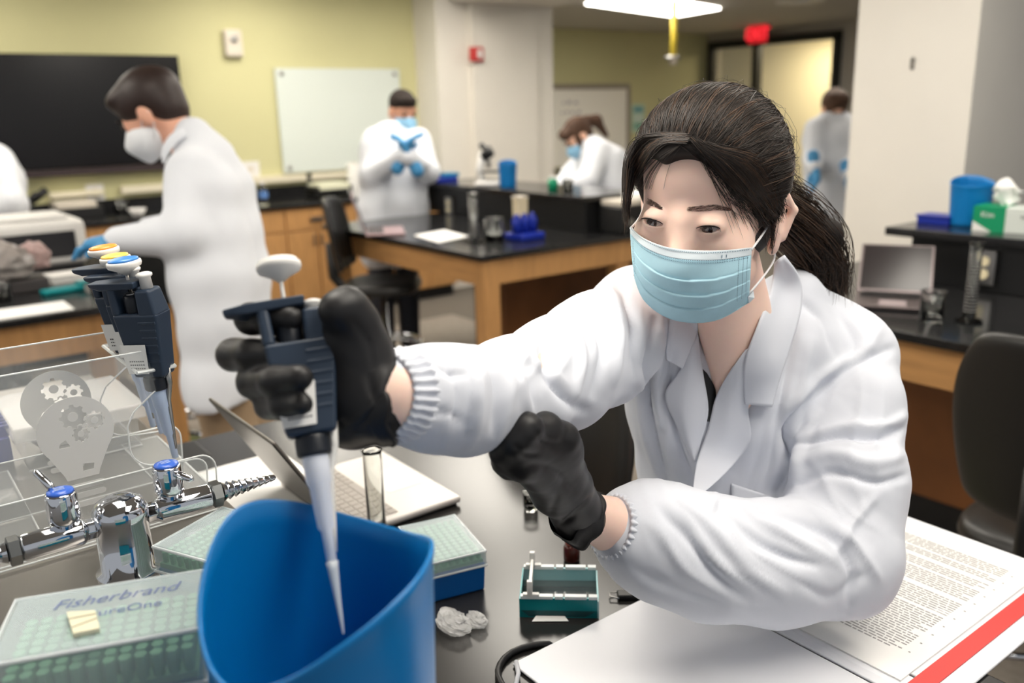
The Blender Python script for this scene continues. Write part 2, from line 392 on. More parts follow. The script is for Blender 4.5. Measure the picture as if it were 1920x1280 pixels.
tag(obj('cable_raceway', rc, mat('raceway', (222, 214, 190), 0.5), bevel=0.004), 'long cream cable raceway running along the green wall above the counter', 'raceway')
a = pX(178, 360, XW)
ot = thing('wall_outlet', 'white wall outlet with plugged cable under the television', 'outlet', (XW, a[1], a[2]-0.005))
obj('plate', MB().box(0, 0.014, -0.06, 0.06, -0.06, 0.06), M_white, ot, bevel=0.004)
for s_ in (-0.022, 0.022): obj('socket', MB().box(0.014, 0.018, -0.016, 0.016, s_-0.014, s_+0.014), M_offw, ot)
# fire alarm on the pillar
a = pX(890, 102, -6.38)
fa = thing('fire_alarm', 'red fire alarm strobe on the white pillar', 'fire alarm', (-6.38, a[1], a[2]))
obj('base', MB().box(0, 0.05, -0.065, 0.065, -0.06, 0.06), M_red, fa, bevel=0.012); obj('strobe', MB().box(0.05, 0.075, -0.01, 0.03, -0.035, 0.035), M_white, fa, bevel=0.008)
# second whiteboard on the far green wall
XB = -9.5
a = pX(940, 162, XB); b = pX(1173, 168, XB)
w2 = thing('whiteboard', 'framed whiteboard with faint writing on the far green wall', 'whiteboard', (XB, (a[1]+b[1])/2, 1.3))
obj('board', MB().box(XB+0.01, XB+0.03, a[1]-0.6, b[1], 0.75, 1.80), mat('board_white', (246, 242, 232), 0.4), w2, world=True)
f2 = MB(); f2.box(XB, XB+0.05, a[1]-0.65, b[1]+0.05, 1.80, 1.87).box(XB, XB+0.05, b[1], b[1]+0.06, 0.72, 1.80).box(XB, XB+0.05, a[1]-0.65, a[1]-0.6, 0.72, 1.80)
obj('frame', f2, mat('board_frame', (150, 140, 126), 0.5), w2, world=True)
obj('pen_tray', MB().box(XB, XB+0.1, a[1]-0.6, b[1], 0.69, 0.72), M_steel, w2, world=True)
wrt = MB()
for r_ in range(2):
    yy = a[1]+0.15
    while yy < a[1]+1.35:
        l_ = random.uniform(0.05, 0.13)
        if not a[1]+0.75 < yy < a[1]+0.9: wrt.box(XB+0.03, XB+0.031, yy, yy+l_*0.7, 1.60-r_*0.13, 1.63-r_*0.13+random.uniform(0, 0.02))
        yy += l_+0.03
obj('handwriting', wrt, mat('faint_ink', (186, 182, 186), 0.7), w2, world=True)['kind'] = 'stuff'
a = pX(1196, 215, XB)
ps = thing('safety_poster', 'small pale green poster on the far green wall right of the framed board', 'poster', (XB, a[1], a[2]-0.05))
obj('sheet', MB().box(0, 0.012, -0.13, 0.13, -0.2, 0.2), mat('poster', (186, 214, 196), 0.6), ps)
for i in range(3): obj('print_block', MB().box(0.012, 0.014, -0.1, 0.1, -0.15+i*0.12, -0.08+i*0.12), mat('poster_ink%d' % i, [(120, 176, 160), (210, 224, 214), (96, 156, 170)][i], 0.6), ps)
# small marks on the big white pillar
a = pY(1711, 120, by)
rr = thing('thermostat_plate', 'small grey metal hook on the big white pillar', 'hook', (a[0], by, a[2]))
obj('plate', MB().box(-0.008, 0.008, -0.004, 0, -0.022, 0.025), mat('grey_metal', (120, 116, 110), 0.5, 0.5), rr); obj('hook_arm', MB().tube([(0, -0.004, 0.02), (0.004, -0.02, 0.022), (0.012, -0.02, 0.03)], 0.003, 6), M_steel, rr)
rr.name = 'wall_hook'
# ================================================================ lab benches
BT = 0.91
def outlet_plate(c, n, label, brand_tilt=0):
    """n: (nx,ny) facing"""
    t = thing('power_outlet', label, 'outlet', c, math.atan2(n[1], n[0])-0)
    obj('plate', MB().box(-0.02, 0.012, -0.036, 0.036, -0.058, 0.058), M_steel, t, bevel=0.003)
    for s_ in (-0.022, 0.022): obj('socket', MB().lathe([(0.017, 0.012), (0.017, 0.016)], (0, 0, s_), (1, 0, 0)), mat('socket_cream', (226, 214, 178), 0.5), t, smooth=False)
    return t
# --- middle bench
mb_ = thing('lab_bench', 'oak lab bench with black top in the middle of the room', 'lab bench', (-3.2, 2.26, 0))
x0, x1, y0_, y1_ = -4.85, -3.2, 2.26, 4.08
obj('worktop', MB().box(x0, x1, y0_, y1_, BT-0.028, BT), M_epoxy, mb_, world=True, bevel=0.004)
ap = MB(); ap.box(x0+0.12, x1-0.1, y0_+0.03, y0_+0.055, BT-0.15, BT-0.028)
obj('apron', ap, M_oakx, mb_, world=True)
obj('apron', MB().box(x1-0.055, x1-0.03, y0_+0.1, 4.0, BT-0.15, BT-0.028), M_oak, mb_, world=True)
for lx, ly in ((x1-0.1, y0_+0.03), (x1-0.12, 3.16), (x1-0.12, 3.42), (x0+0.04, y0_+0.03)):
    obj('leg', MB().box(lx, lx+0.08, ly, ly+0.09, 0, BT-0.028), M_oak, mb_, world=True, bevel=0.004)
obj('kneehole_panel', MB().box(x1-0.62, x1-0.6, y0_+0.6, 4.0, 0.1, BT-0.03), M_panel, mb_, world=True)
obj('kneehole_panel', MB().box(x0+0.75, x1-0.6, y0_+0.58, y0_+0.6, 0.1, BT-0.03), M_panel, mb_, world=True)
obj('toe_kick', MB().box(x0+0.72, x1-0.58, y0_+0.56, 4.0, 0, 0.1), M_black, mb_, world=True)
ls = MB(); ls.box(-5.0, -3.42, 3.10, 3.5, BT, 1.075)
led = thing('reagent_ledge', 'raised black reagent ledge along the middle bench', 'shelf', (-4.2, 3.1, BT))
obj('ledge_body', ls, mat('ledge_black', (22, 22, 23), 0.4), led, world=True, bevel=0.004)
obj('ledge_top', MB().box(-5.03, -3.39, 3.07, 3.53, 1.075, 1.10), M_epoxy, led, world=True, bevel=0.003)
# --- right bench
rb = thing('lab_bench', 'oak lab bench with black top on the right behind the woman', 'lab bench', (-1.0, 2.33, 0))
obj('worktop', MB().box(-1.95, 1.0, 2.33, 4.2, BT-0.028, BT), M_epoxy, rb, world=True, bevel=0.004)
obj('apron', MB().box(-1.9, 1.0, 2.36, 2.385, BT-0.15, BT-0.028), M_oakx, rb, world=True)
obj('leg', MB().box(-1.93, -1.84, 2.36, 2.45, 0, BT-0.028), M_oakx, rb, world=True, bevel=0.004)
obj('kneehole_panel', MB().box(-1.9, 1.0, 3.0, 3.02, 0.12, BT-0.03), M_panel, rb, world=True)
obj('toe_kick', MB().box(-1.9, 1.0, 2.99, 3.03, 0, 0.12), M_black, rb, world=True)
led2 = thing('reagent_ledge', 'raised black reagent ledge along the right bench', 'shelf', (-1.0, 3.02, BT))
obj('ledge_body', MB().box(-1.60, 1.0, 3.03, 3.45, BT, 1.075), mat('ledge_black', (22, 22, 23), 0.4), led2, world=True, bevel=0.004)
obj('ledge_top', MB().box(-1.68, 1.0, 2.985, 3.5, 1.075, 1.105), M_epoxy, led2, world=True, bevel=0.003)
# --- left rear bench (machine, papers)
lb = thing('lab_bench', 'oak lab bench with black top at the left with the white machine on it', 'lab bench', (-3.3, 0.4, 0))
obj('worktop', MB().box(-4.6, -3.29, -1.6, 0.95, BT-0.028, BT), M_epoxy, lb, world=True, bevel=0.004)
obj('apron', MB().box(-3.345, -3.32, -1.6, 0.87, BT-0.16, BT-0.028), M_oak, lb, world=True)
obj('apron', MB().box(-4.5, -3.4, 0.89, 0.915, BT-0.16, BT-0.028), M_oakx, lb, world=True)
for lx, ly in ((-3.41, 0.82), (-4.5, 0.82)):
    obj('leg', MB().box(lx, lx+0.09, ly, ly+0.1, 0, BT-0.028), M_oak, lb, world=True, bevel=0.004)
obj('kneehole_panel', MB().box(-3.97, -3.95, -1.6, 0.2, 0.1, BT-0.03), mat('dark_panel', (46, 42, 42), 0.3), lb, world=True)
# --- counter along the television wall
wc = thing('wall_counter', 'long oak wall counter with black top under the television', 'counter', (-6.5, 1.0, 0))
CX = -6.17
obj('worktop', MB().box(-6.8, CX, -2.0, 4.15, BT-0.03, BT), M_epoxy, wc, world=True, bevel=0.004)
obj('backsplash', MB().box(-6.8, -6.775, -2.0, 4.15, BT, 1.0), M_epoxy, wc, world=True)
obj('cabinet_body', MB().box(-6.78, CX-0.04, -2.0, 4.12, 0.1, BT-0.03), M_oak, wc, world=True)
obj('toe_kick', MB().box(-6.78, CX-0.1, -2.0, 4.12, 0, 0.1), M_black, wc, world=True)
yy = -0.9
while yy < 3.9:
    wd = 0.5
    dz = BT-0.05
    dr_ = obj('drawer', MB().box(CX-0.04, CX-0.02, yy+0.006, yy+wd-0.006, dz-0.15, dz), M_oak, wc, world=True, bevel=0.003)
    obj('handle', MB().box(CX-0.02, CX-0.0, yy+wd/2-0.05, yy+wd/2+0.05, dz-0.09, dz-0.06), M_steel, dr_, world=False).location = (0, 0, 0)
    h_ = dr_.children[0]; h_.data.transform(Matrix.Translation(-Vector(rootloc(wc))))
    for q_ in range(2):
        d_ = obj('door', MB().box(CX-0.04, CX-0.02, yy+q_*wd/2+0.006, yy+(q_+1)*wd/2-0.006, 0.11, dz-0.16), M_oak, wc, world=True, bevel=0.003)
        yh = yy+wd/2+(-0.03 if q_ == 0 else 0.03)
        h_ = obj('handle', MB().box(CX-0.02, CX-0.005, yh-0.006, yh+0.006, dz-0.28, dz-0.19), M_steel, d_)
        h_.data.transform(Matrix.Translation(-Vector(rootloc(wc))))
    yy += wd
# --- our bench in front, with the raised steel-grey ledge
M_top = mat('bench_top', (34, 33, 32), 0.22, noise=(9, 0.12), bump=(120, 0.02, 0.0005), spec=0.6)
M_led = mat('ledge_top_satin', (126, 122, 117), 0.30, 0.75, noise=(5, 0.06), bump=(400, 0.05, 0.0004))
fb = thing('lab_bench', 'dark satin topped lab bench in front where the woman sits', 'lab bench', (-0.8, 0.0, 0))
obj('worktop', MB().box(-1.74, 0.35, -0.95, 0.95, BT-0.028, BT), M_top, fb, world=True, bevel=0.004)
obj('apron', MB().box(-1.715, 0.3, 0.89, 0.915, BT-0.16, BT-0.028), M_oakx, fb, world=True)
obj('apron', MB().box(-1.71, -1.685, -0.9, 0.9, BT-0.16, BT-0.028), M_oak, fb, world=True)
obj('leg', MB().box(-1.71, -1.62, 0.83, 0.92, 0, BT-0.028), M_oak, fb, world=True)
obj('kneehole_panel', MB().box(-1.66, 0.3, 0.3, 0.32, 0, BT-0.028), M_panel, fb, world=True)
fl_ = thing('reagent_ledge', 'raised grey metal ledge in front carrying the gas tap', 'shelf', (-0.8, 0.1, BT))
obj('ledge_body', MB().box(-1.66, 0.3, -0.26, 0.28, BT, 1.082), mat('ledge_black', (22, 22, 23), 0.4), fl_, world=True)
obj('ledge_top', MB().box(-1.69, 0.35, -0.3, 0.308, 1.082, 1.10), M_led, fl_, world=True, bevel=0.002)

# ================================================================ chairs and stools
def stool(loc, rot, label, sc=1.0, ring=True):
    t = thing('lab_stool', label, 'stool', loc, rot, 'black lab stools')
    # +x is where the sitter faces; back at -x
    s = MB()
    N = 20; P = []
    for i in range(N):
        an = 2*PI*i/N; cx_, sy_ = math.cos(an), math.sin(an); e = 4
        r = 1/((abs(cx_)**e+abs(sy_)**e)**(1/e))
        row = [(0.215*r*cx_*q, 0.225*r*sy_*q, z+0.62) for q, z in ((0.01, -0.05), (0.9, -0.05), (0.98, -0.035), (1.0, -0.015), (0.97, 0.01), (0.85, 0.022), (0.5, 0.012), (0.01, 0.008))]
        P.append(row)
    s.grid(P, True); obj('seat', s, M_blackm, t, smooth=True, sub=1)
    P = []
    for i in range(9):
        v = -1+2*i/8; row = []
        for j in range(9):
            u = -1+2*j/8; wd_ = 0.205*(1-0.22*max(0, v)**3-0.05*max(0, -v)**2)*(1-0.10*abs(u)**6*abs(v)**2)
            zz = 0.90+v*0.205*(1-0.10*u**4)
            row.append((-0.235-0.07*(v*0.5+0.3)+0.045*u*u, u*wd_, zz))
        P.append(row)
    obj('backrest', MB().grid(P), M_blackm, t, smooth=True, solid=0.032, sub=2)
    br = MB().tube([(-0.05, 0, 0.585), (-0.22, 0, 0.585), (-0.275, 0, 0.66), (-0.285, 0, 0.85)], [0.022, 0.022, 0.02, 0.016], 8, flat=1.6)
    obj('back_support', br, M_black, t, smooth=True)
    obj('gas_column', MB().tube([(0, 0, 0.09), (0, 0, 0.3), (0, 0, 0.301), (0, 0, 0.57)], [0.028, 0.028, 0.018, 0.018], 12), M_chrome, t, smooth=True)
    if ring:
        R_ = MB(); P = []
        for i in range(28):
            a_ = 2*PI*i/28; P.append([(math.cos(a_)*(0.2+0.012*math.cos(b_)), math.sin(a_)*(0.2+0.012*math.cos(b_)), 0.27+0.012*math.sin(b_)) for b_ in [2*PI*j/8 for j in range(9)]])
        R_.grid(P, True)
        for i in range(3): a_ = 2*PI*i/3; R_.tube([(0.02*math.cos(a_), 0.02*math.sin(a_), 0.3), (0.2*math.cos(a_), 0.2*math.sin(a_), 0.27)], 0.009, 8)
        obj('foot_ring', R_, M_chrome, t, smooth=True)
    for i in range(5):
        a_ = 2*PI*i/5+0.3
        obj('base_leg', MB().tube([(0.02*math.cos(a_), 0.02*math.sin(a_), 0.1), (0.27*math.cos(a_), 0.27*math.sin(a_), 0.065)], [0.026, 0.014], 8), M_black, t, smooth=True)
        obj('glide', MB().lathe([(0.018, 0.0), (0.022, 0.01), (0.018, 0.055)], (0.26*math.cos(a_), 0.26*math.sin(a_), 0.006)), M_black, t, smooth=True)
    return t
def faceto(dx, dy): return math.atan2(dy, dx)
st1 = stool((-4.28, 2.34, 0.006), math.radians(50), 'black lab stool with chrome foot ring tucked at the middle bench')
st2 = dup(st1, (-0.62, 2.02, 0.006), math.radians(88), 'black lab stool at the right edge in front of the right bench')
sb3 = pd(305, 545, 3.42); st3 = dup(st1, (sb3[0]-.26*math.cos(math.radians(125))*-1, sb3[1]+.26*math.sin(math.radians(125)), 0.006), math.radians(125), 'black lab stool behind the boy in profile at the left bench corner')
q = pz(1130, 905, 0.9)
cb_ = pd(1082, 800, 1.68); st4 = dup(st1, (cb_[0]-.03, cb_[1]-.235, 0.006), math.radians(-83), 'black lab stool pushed against the front bench between the gloved hands')
# ================================================================ small things on the rear benches
def slant_bucket(name, label, c, R, h, ex, parent_grp=None, hi=0.03, ph=0.0, m=None, n=96, taper=0.88, rimfn=None):
    """open bucket with a slanting, saddle-shaped rim; c = centre of the base"""
    m = m or M_blue
    t = thing(name, label, 'bucket', c, 0, parent_grp)
    rf = rimfn or (lambda a: h+hi*math.cos(a-ph)+0.25*hi*math.cos(2*(a-ph)))
    outer = []; th = R*0.028
    for i in range(n):
        a = 2*PI*i/n; H = rf(a); ca, sa = math.cos(a), math.sin(a); row = [(1e-4*ca, 1e-4*sa, 0)]
        def P(f, off=0.0): r = R*(taper+(1-taper)*f)-off; return (r*ca, r*sa, H*f)
        row += [(R*taper*0.6*ca, R*taper*0.6*sa, 0), (R*taper*0.95*ca, R*taper*0.95*sa, 0)]
        row += [P(f) for f in (0.015, 0.1, 0.3, 0.5, 0.7, 0.85, 0.94)]
        r = R+th*0.35
        row += [(r*ca, r*sa, H-th*2.6), (r*ca, r*sa, H-th*0.6), ((r-th*0.5)*ca, (r-th*0.5)*sa, H), ((R-th)*ca, (R-th)*sa, H-th*0.5)]
        row += [P(f, th) for f in (0.9, 0.7, 0.45, 0.2, 0.05)]
        row += [(R*taper*0.8*ca, R*taper*0.8*sa, th), (1e-4*ca, 1e-4*sa, th)]
        outer.append(row)
    obj('shell', MB().grid(outer, True), m, t, smooth=True)
    return t
def crumple(c, r, seed, n=40, sc=(1, 1, 1), amp=0.35):
    g = np.random.RandomState(seed); k = 14; D = g.randn(k, 3)*2.2; ph = g.rand(k)*6; P = []
    for i in range(n+1):
        th = PI*i/n; row = []
        for j in range(n+1):
            a = 2*PI*j/n; d = np.array([math.sin(th)*math.cos(a), math.sin(th)*math.sin(a), math.cos(th)])
            q = sum(abs(math.sin(D[q_]@d*1.6+ph[q_])) for q_ in range(k))/k
            rr = r*(1-amp+amp*2*q)*0.9
            p = d*rr*np.array(sc)+np.array(c); p[2] = max(p[2], c[2]-r*sc[2]*0.55); row.append(p)
        P.append(row)
    return MB().grid(P)
def laptop(label, cx, cy, z, ang, w, d, open_deg, body, scr, keys=True, group=None, scr_on=None):
    """user sits at local -y; hinge at +y.  one thing: base, keys, trackpad, hinge, lid, display"""
    t = thing('laptop', label, 'laptop', (cx, cy, z), ang, group)
    obj('base', MB().box(-w/2, w/2, -d/2, d/2, 0.004, 0.016), body, t, bevel=0.004)
    obj('underside', MB().box(-w/2+0.006, w/2-0.006, -d/2+0.006, d/2-0.006, 0, 0.005), M_black, t)
    kz = MB(); nx, ny = 14, 5; kw = (w*0.88)/nx; kd = d*0.40/ny
    for i in range(nx):
        for j in range(ny):
            x = -w*0.44+i*kw; y = d*0.02+j*kd+d*0.02
            if j == 0 and 4 <= i <= 8:
                if i == 4: kz.box(x+0.001, x+5*kw-0.001, y+0.001, y+kd-0.001, 0.016, 0.0175)
                continue
            kz.box(x+0.001, x+kw-0.001, y+0.001, y+kd-0.001, 0.016, 0.0175)
    if isinstance(keys, bool): ko = obj('keyboard', kz, M_black, t); ko['kind'] = 'stuff'
    else:
        ko = obj('keyboard', MB().box(-w*.445, w*.445, d*.035, d*.445, 0.0158, 0.0162), mat('key_well', (186, 180, 174), .5), t); km = {}
        for q_ in range(len(kz.v)//8):
            b_ = np.array(kz.v[q_*8:q_*8+8]); c0_ = b_[:, :2].min(0); sz = tuple(np.round(b_[:, :2].max(0)-c0_, 4))
            if sz not in km: o_ = obj('key', MB().box(0, sz[0], 0, sz[1], 0.0162, 0.0176), keys, ko); km[sz] = o_
            else: o_ = km[sz].copy(); C.objects.link(o_)
            o_.location = (c0_[0], c0_[1], 0)
    obj('trackpad', MB().box(-w*0.17, w*0.17, -d*0.45, -d*0.08, 0.016, 0.0165), scr[1], t)
    a = math.radians(open_deg); s = math.sin(a); c_ = math.cos(a)
    M = Matrix.Translation((0, d/2-0.004, 0.014)) @ Matrix.Rotation(PI-a, 4, 'X') @ Matrix.Rotation(0, 4, 'Z')
    # lid lies along local +y' after rotation about the hinge: closed=0 deg points to -y
    M = Matrix.Translation((0, d/2-0.004, 0.016)) @ Matrix.Rotation(-a, 4, 'X')
    obj('lid', MB().box(-w/2, w/2, -d, 0, 0, 0.006).xf(M), body, t, bevel=0.003)
    obj('display', MB().box(-w/2+0.008, w/2-0.008, -d+0.008, -0.014, -0.0012, 0.0002).xf(M), scr[0], t)
    obj('hinge', MB().tube([(-w*0.4, d/2-0.004, 0.014), (w*0.4, d/2-0.004, 0.014)], 0.006, 8), M_black, t)
    return t, M
def cylinder_grad(label, c, r, h, grp=None):
    t = thing('graduated_cylinder', label, 'cylinder', c, 0, grp)
    obj('tube', MB().lathe([(r*1.1, 0.006), (r, 0.012), (r, h*0.97), (r*1.25, h), (r*1.15, h+0.002), (r*0.9, h*0.97), (r*0.9, 0.014), (1e-4, 0.013)], n=24, cap=False), M_glass, t, smooth=True)
    obj('foot', MB().lathe([(r*2.4, 0), (r*2.4, 0.006), (r*1.2, 0.014), (1e-4, 0.014)], n=6), M_glass, t)
    g = MB()
    for i in range(18): g.lathe([(r*1.012, h*0.15+i*h*0.042), (r*1.012, h*0.15+i*h*0.042+0.0012)], n=24, cap=False)
    obj('graduation', g, M_white, t)['kind'] = 'stuff'
    return t
def beaker(label, c, r, h, name='beaker', cat='beaker', th=0.0022, grp=None):
    t = thing(name, label, cat, c, 0, grp)
    obj('glass', MB().lathe([(1e-4, 0), (r*0.92, 0.0), (r, 0.006), (r, h*0.96), (r*1.07, h), (r*1.05, h+0.001), (r-th, h*0.955), (r-th, 0.006), (1e-4, 0.004)], n=32, cap=False), M_glass, t, smooth=True)
    return t
# ---- left rear bench
p = pz(172, 496, BT)
mc = thing('thermal_cycler', 'boxy white lab machine with black front panel on the left rear bench', 'machine', (-3.72, 0.3, BT))
fx = p[0]
obj('body', MB().box(fx-0.34, fx, -0.55, p[1], BT+0.01, BT+0.215), M_white, mc, world=True, bevel=0.035, segs=5)
obj('front_panel', MB().box(fx, fx+0.004, -0.5, p[1]-0.05, BT+0.05, BT+0.165), mat('panel_black', (40, 40, 44), 0.3), mc, world=True, bevel=0.002)
obj('lid', MB().box(fx-0.30, fx-0.03, -0.5, p[1]-0.06, BT+0.213, BT+0.235), M_white, mc, world=True, bevel=0.01)
obj('foot', MB().box(fx-0.3, fx-0.02, -0.5, p[1]-0.03, BT, BT+0.012), M_black, mc, world=True)
p = pz(60, 545, BT)
tag(obj('black_case', MB().box(p[0]-0.13, p[0]+0.04, p[1]-0.26, p[1]+0.06, BT, BT+0.05), mat('case_grey', (66, 62, 62), 0.4), bevel=0.006), 'flat dark grey case under the crumpled bag on the left rear bench', 'case')
M_bag = mat('grey_film', (150, 142, 138), 0.25, alpha=0.92, spec=0.7)
tag(obj('crumpled_bag', crumple((p[0]-0.03, p[1]-0.13, BT+0.11), 0.13, 3, sc=(0.8, 1.25, 0.75)), M_bag), 'crumpled grey plastic bag heaped in front of the white machine', 'bag')
tag(obj('crumpled_wrapper', crumple((p[0]-0.05, p[1]+0.03, BT+0.12), 0.07, 9, sc=(0.7, 0.9, 0.95)), mat('rosy_film', (168, 140, 136), 0.3, spec=0.7)), 'small pinkish crumpled wrapper at the end of the grey bag heap', 'wrapper')
p = pz(152, 520, BT)
nb = thing('notebook', 'closed white notebook lying before the white machine', 'notebook', (p[0], p[1], BT), 0.1)
obj('cover', MB().box(-0.07, 0.07, -0.13, 0.13, 0, 0.004).box(-0.07, 0.07, -0.13, 0.13, 0.022, 0.026), M_white, nb); obj('page_block', MB().box(-0.068, 0.066, -0.128, 0.128, 0.004, 0.022), M_paper, nb)
p = pz(118, 548, BT)
tg = thing('teal_cap_tube', 'teal plastic rack piece lying beside the white notebook', 'rack', (p[0], p[1], BT), 0.2)
obj('tray', MB().box(-0.03, 0.03, -0.075, 0.075, 0, 0.02), M_teal, tg, bevel=0.006); obj('clip', MB().box(-0.02, 0.02, 0.055, 0.10, 0.02, 0.032), M_teal, tg, bevel=0.004)
p = pz(60, 582, BT)
tag(obj('paper_sheet', MB().box(p[0]-0.10, p[0]+0.09, p[1]-0.32, p[1]+0.12, BT, BT+0.0015), M_paper), 'white sheets of paper at the front edge of the left rear bench', 'paper')
p = pz(188, 545, BT)
beaker('small clear glass dish by the rear bench corner behind the pipettes', (p[0], p[1], BT), 0.035, 0.06, 'glass_dish', 'dish')
p = pz(8, 566, BT)
beaker('small clear glass jar at the left photo edge on the paper bench', (p[0], p[1], BT), 0.03, 0.07, 'glass_jar', 'jar')
# ---- wall counter
def oncounter(x, y):
    p = pz(x, y, BT)
    if p[0] < -6.6: p = np.array([-6.6, pX(x, y, -6.6)[1], BT])
    p[0] = min(p[0], CX-.15); return p
p = oncounter(75, 395)
ma = thing('microscope', 'black microscope with tilted arm on the wall counter under the television', 'microscope', p)
obj('base', MB().box(-0.12, 0.12, -0.1, 0.1, 0, 0.03), M_black, ma, bevel=0.01); obj('arm', MB().tube([(-0.06, -0.07, 0.02), (-0.07, -0.06, 0.1), (-0.02, 0.0, 0.17)], 0.028, 10), M_black, ma, smooth=True); obj('eyepiece', MB().tube([(-0.03, -0.03, 0.13), (0.0, 0.06, 0.20)], 0.026, 12), M_black, ma, smooth=True)
p = oncounter(150, 398)
cb = thing('cardboard_tray', 'low dark box with white papers piled on it on the wall counter', 'box', p)
obj('box', MB().box(-0.12, 0.12, -0.13, 0.13, 0, 0.07), M_black, cb, bevel=0.005)
tag(obj('paper_pile', MB().box(p[0]-0.12, p[0]+0.12, p[1]-0.16, p[1]+0.09, BT+0.0701, BT+0.11), M_offw, bevel=0.004), 'white paper pile on top of the low dark box on the wall counter', 'paper')
p = oncounter(230, 398); beaker('clear glass jar beside the white bowl on the wall counter', p, 0.05, 0.1, 'glass_jar', 'jar')
p = oncounter(260, 405)
bw = tag(obj('bowl', MB().lathe([(0.03, 0), (0.035, 0.005), (0.06, 0.05), (0.057, 0.05), (0.03, 0.008), (1e-4, 0.008)], p, n=24), M_white, smooth=True), 'small white bowl on the wall counter left of the boy in profile', 'bowl')
p = oncounter(497, 384)
wbo = thing('water_bottle', 'clear water bottle with blue label on the wall counter', 'bottle', p)
obj('body', MB().lathe([(0.032, 0), (0.034, 0.01), (0.034, 0.11), (0.014, 0.14), (0.013, 0.15)], n=20), M_glass, wbo, smooth=True); obj('label_band', MB().lathe([(0.0346, 0.05), (0.0346, 0.1)], n=20, cap=False), mat('label_blue', (90, 130, 190), 0.5), wbo); obj('cap', MB().lathe([(0.015, 0.15), (0.015, 0.168)], n=16), M_white, wbo)
p = oncounter(583, 372)
bt = thing('brown_bottle', 'dark reagent bottle with narrow neck on the wall counter', 'bottle', p)
obj('body', MB().lathe([(0.035, 0), (0.038, 0.01), (0.038, 0.11), (0.016, 0.15), (0.016, 0.17)], n=20), mat('amber_dark', (34, 32, 24), 0.2), bt, smooth=True); obj('cap', MB().lathe([(0.02, 0.17), (0.02, 0.195)], n=16), M_black, bt)
p = oncounter(627, 374)
tr = thing('letter_tray', 'black two-tier tray with stacked papers on the wall counter below the whiteboard', 'tray', p)
for z_ in (0.0, 0.075): obj('tier', MB().box(-0.12, 0.12, -0.14, 0.14, z_, z_+0.006).box(-0.12, -0.114, -0.14, 0.14, z_, z_+0.03).box(-0.12, 0.12, -0.14, -0.134, z_, z_+0.03).box(-0.12, 0.12, 0.134, 0.14, z_, z_+0.03), M_black, tr)
for sx in (-0.117, 0.117):
    for sy in (-0.137, 0.137): obj('post', MB().box(sx-0.003, sx+0.003, sy-0.003, sy+0.003, 0, 0.08), M_black, tr)
tag(obj('paper_stack', MB().box(p[0]-0.1, p[0]+0.1, p[1]-0.13, p[1]+0.13, BT+0.0815, BT+0.125), mat('stack_paper', (222, 222, 196), 0.8)), 'paper stack in the upper tier of the black letter tray', 'paper')
p = oncounter(672, 371); p[1] += .04
pr = thing('paper_towel_roll', 'white paper towel roll standing on the wall counter beside the man', 'paper towel', p)
obj('roll', MB().lathe([(0.055, 0), (0.055, 0.26)], n=24), M_paper, pr, smooth=False); obj('core', MB().lathe([(0.02, 0.26), (0.02, 0.262)], n=16), M_oak, pr)
# ---- middle bench
p = pz(722, 436, BT)
laptop('rose laptop open at the left end of the middle bench', p[0], p[1], BT, math.radians(152), 0.31, 0.21, 108, M_rose, (M_screen, M_rose))
p = pz(828, 443, BT)
tag(obj('paper_sheet', MB().prism([(pz(x, y, BT)[0], pz(x, y, BT)[1]) for x, y in ((775, 441), (822, 455), (879, 443), (833, 431))], BT, BT+0.001), M_paper), 'white sheet of paper lying on the middle bench', 'paper')
p = pz(889, 455, BT); cylinder_grad('clear graduated cylinder on the middle bench near its corner', p, 0.022, 0.245)
p = pz(927, 452, BT); beaker('wide clear glass beaker on the middle bench between cylinder and blue rack', p, 0.048, 0.115, 'beaker')
p = pz(984, 448, BT)
rk = thing('tube_rack', 'royal blue rack with blue wash bottles on the middle bench', 'rack', p, 0.1)
obj('base', MB().box(-0.07, 0.07, -0.08, 0.08, 0, 0.035), M_dblue, rk, bevel=0.008)
for yy_ in (-0.055, 0.0, 0.055): obj('bottle', MB().lathe([(0.025, 0.035), (0.026, 0.1), (0.012, 0.125), (0.012, 0.13)], (0, yy_, 0), n=16), M_dblue, rk, smooth=True)
p2 = pz(975, 440, BT)
cn = thing('tube_box', 'cream upright cardboard tube behind the royal blue rack', 'container', (p2[0]-0.02, p2[1]+0.02, BT)); obj('wall', MB().box(-0.03, 0.03, -0.03, 0.03, 0, 0.19), mat('cream_card', (214, 200, 168), 0.7), cn, bevel=0.006); obj('lid', MB().box(-0.032, 0.032, -0.032, 0.032, 0.19, 0.2), M_offw, cn)
p = pY(846, 386, 3.10); outlet_plate(p-np.array([0, 0.013, 0]), (0, -1), 'steel power outlet on the face of the middle bench ledge')
LT = 1.10
def onledge(x, y):
    p = pz(x, y, LT)
    if p[1] < 3.17: q = pY(x, y, 3.19); p = np.array([q[0], 3.19, LT])
    return p
p = onledge(832, 352)
bt_ = thing('blue_tray', 'flat blue and teal trays stacked on the left end of the middle ledge', 'tray', p, 0.1)
obj('lower_tray', MB().box(-0.07, 0.07, -0.11, 0.07, 0, 0.03), M_dblue, bt_, bevel=0.004); obj('upper_tray', MB().box(-0.06, 0.05, -0.02, 0.10, 0.03, 0.055), mat('blue_teal', (0, 118, 160), 0.35), bt_, bevel=0.004)
p = onledge(918, 358)
ms = thing('microscope', 'white microscope with black head on the middle bench ledge', 'microscope', p, 0.6)
obj('base', MB().box(-0.08, 0.08, -0.06, 0.06, 0, 0.025), M_white, ms, bevel=0.01); obj('arm', MB().tube([(-0.05, 0, 0.02), (-0.06, 0, 0.1), (-0.03, 0, 0.2)], 0.025, 10), M_white, ms, smooth=True)
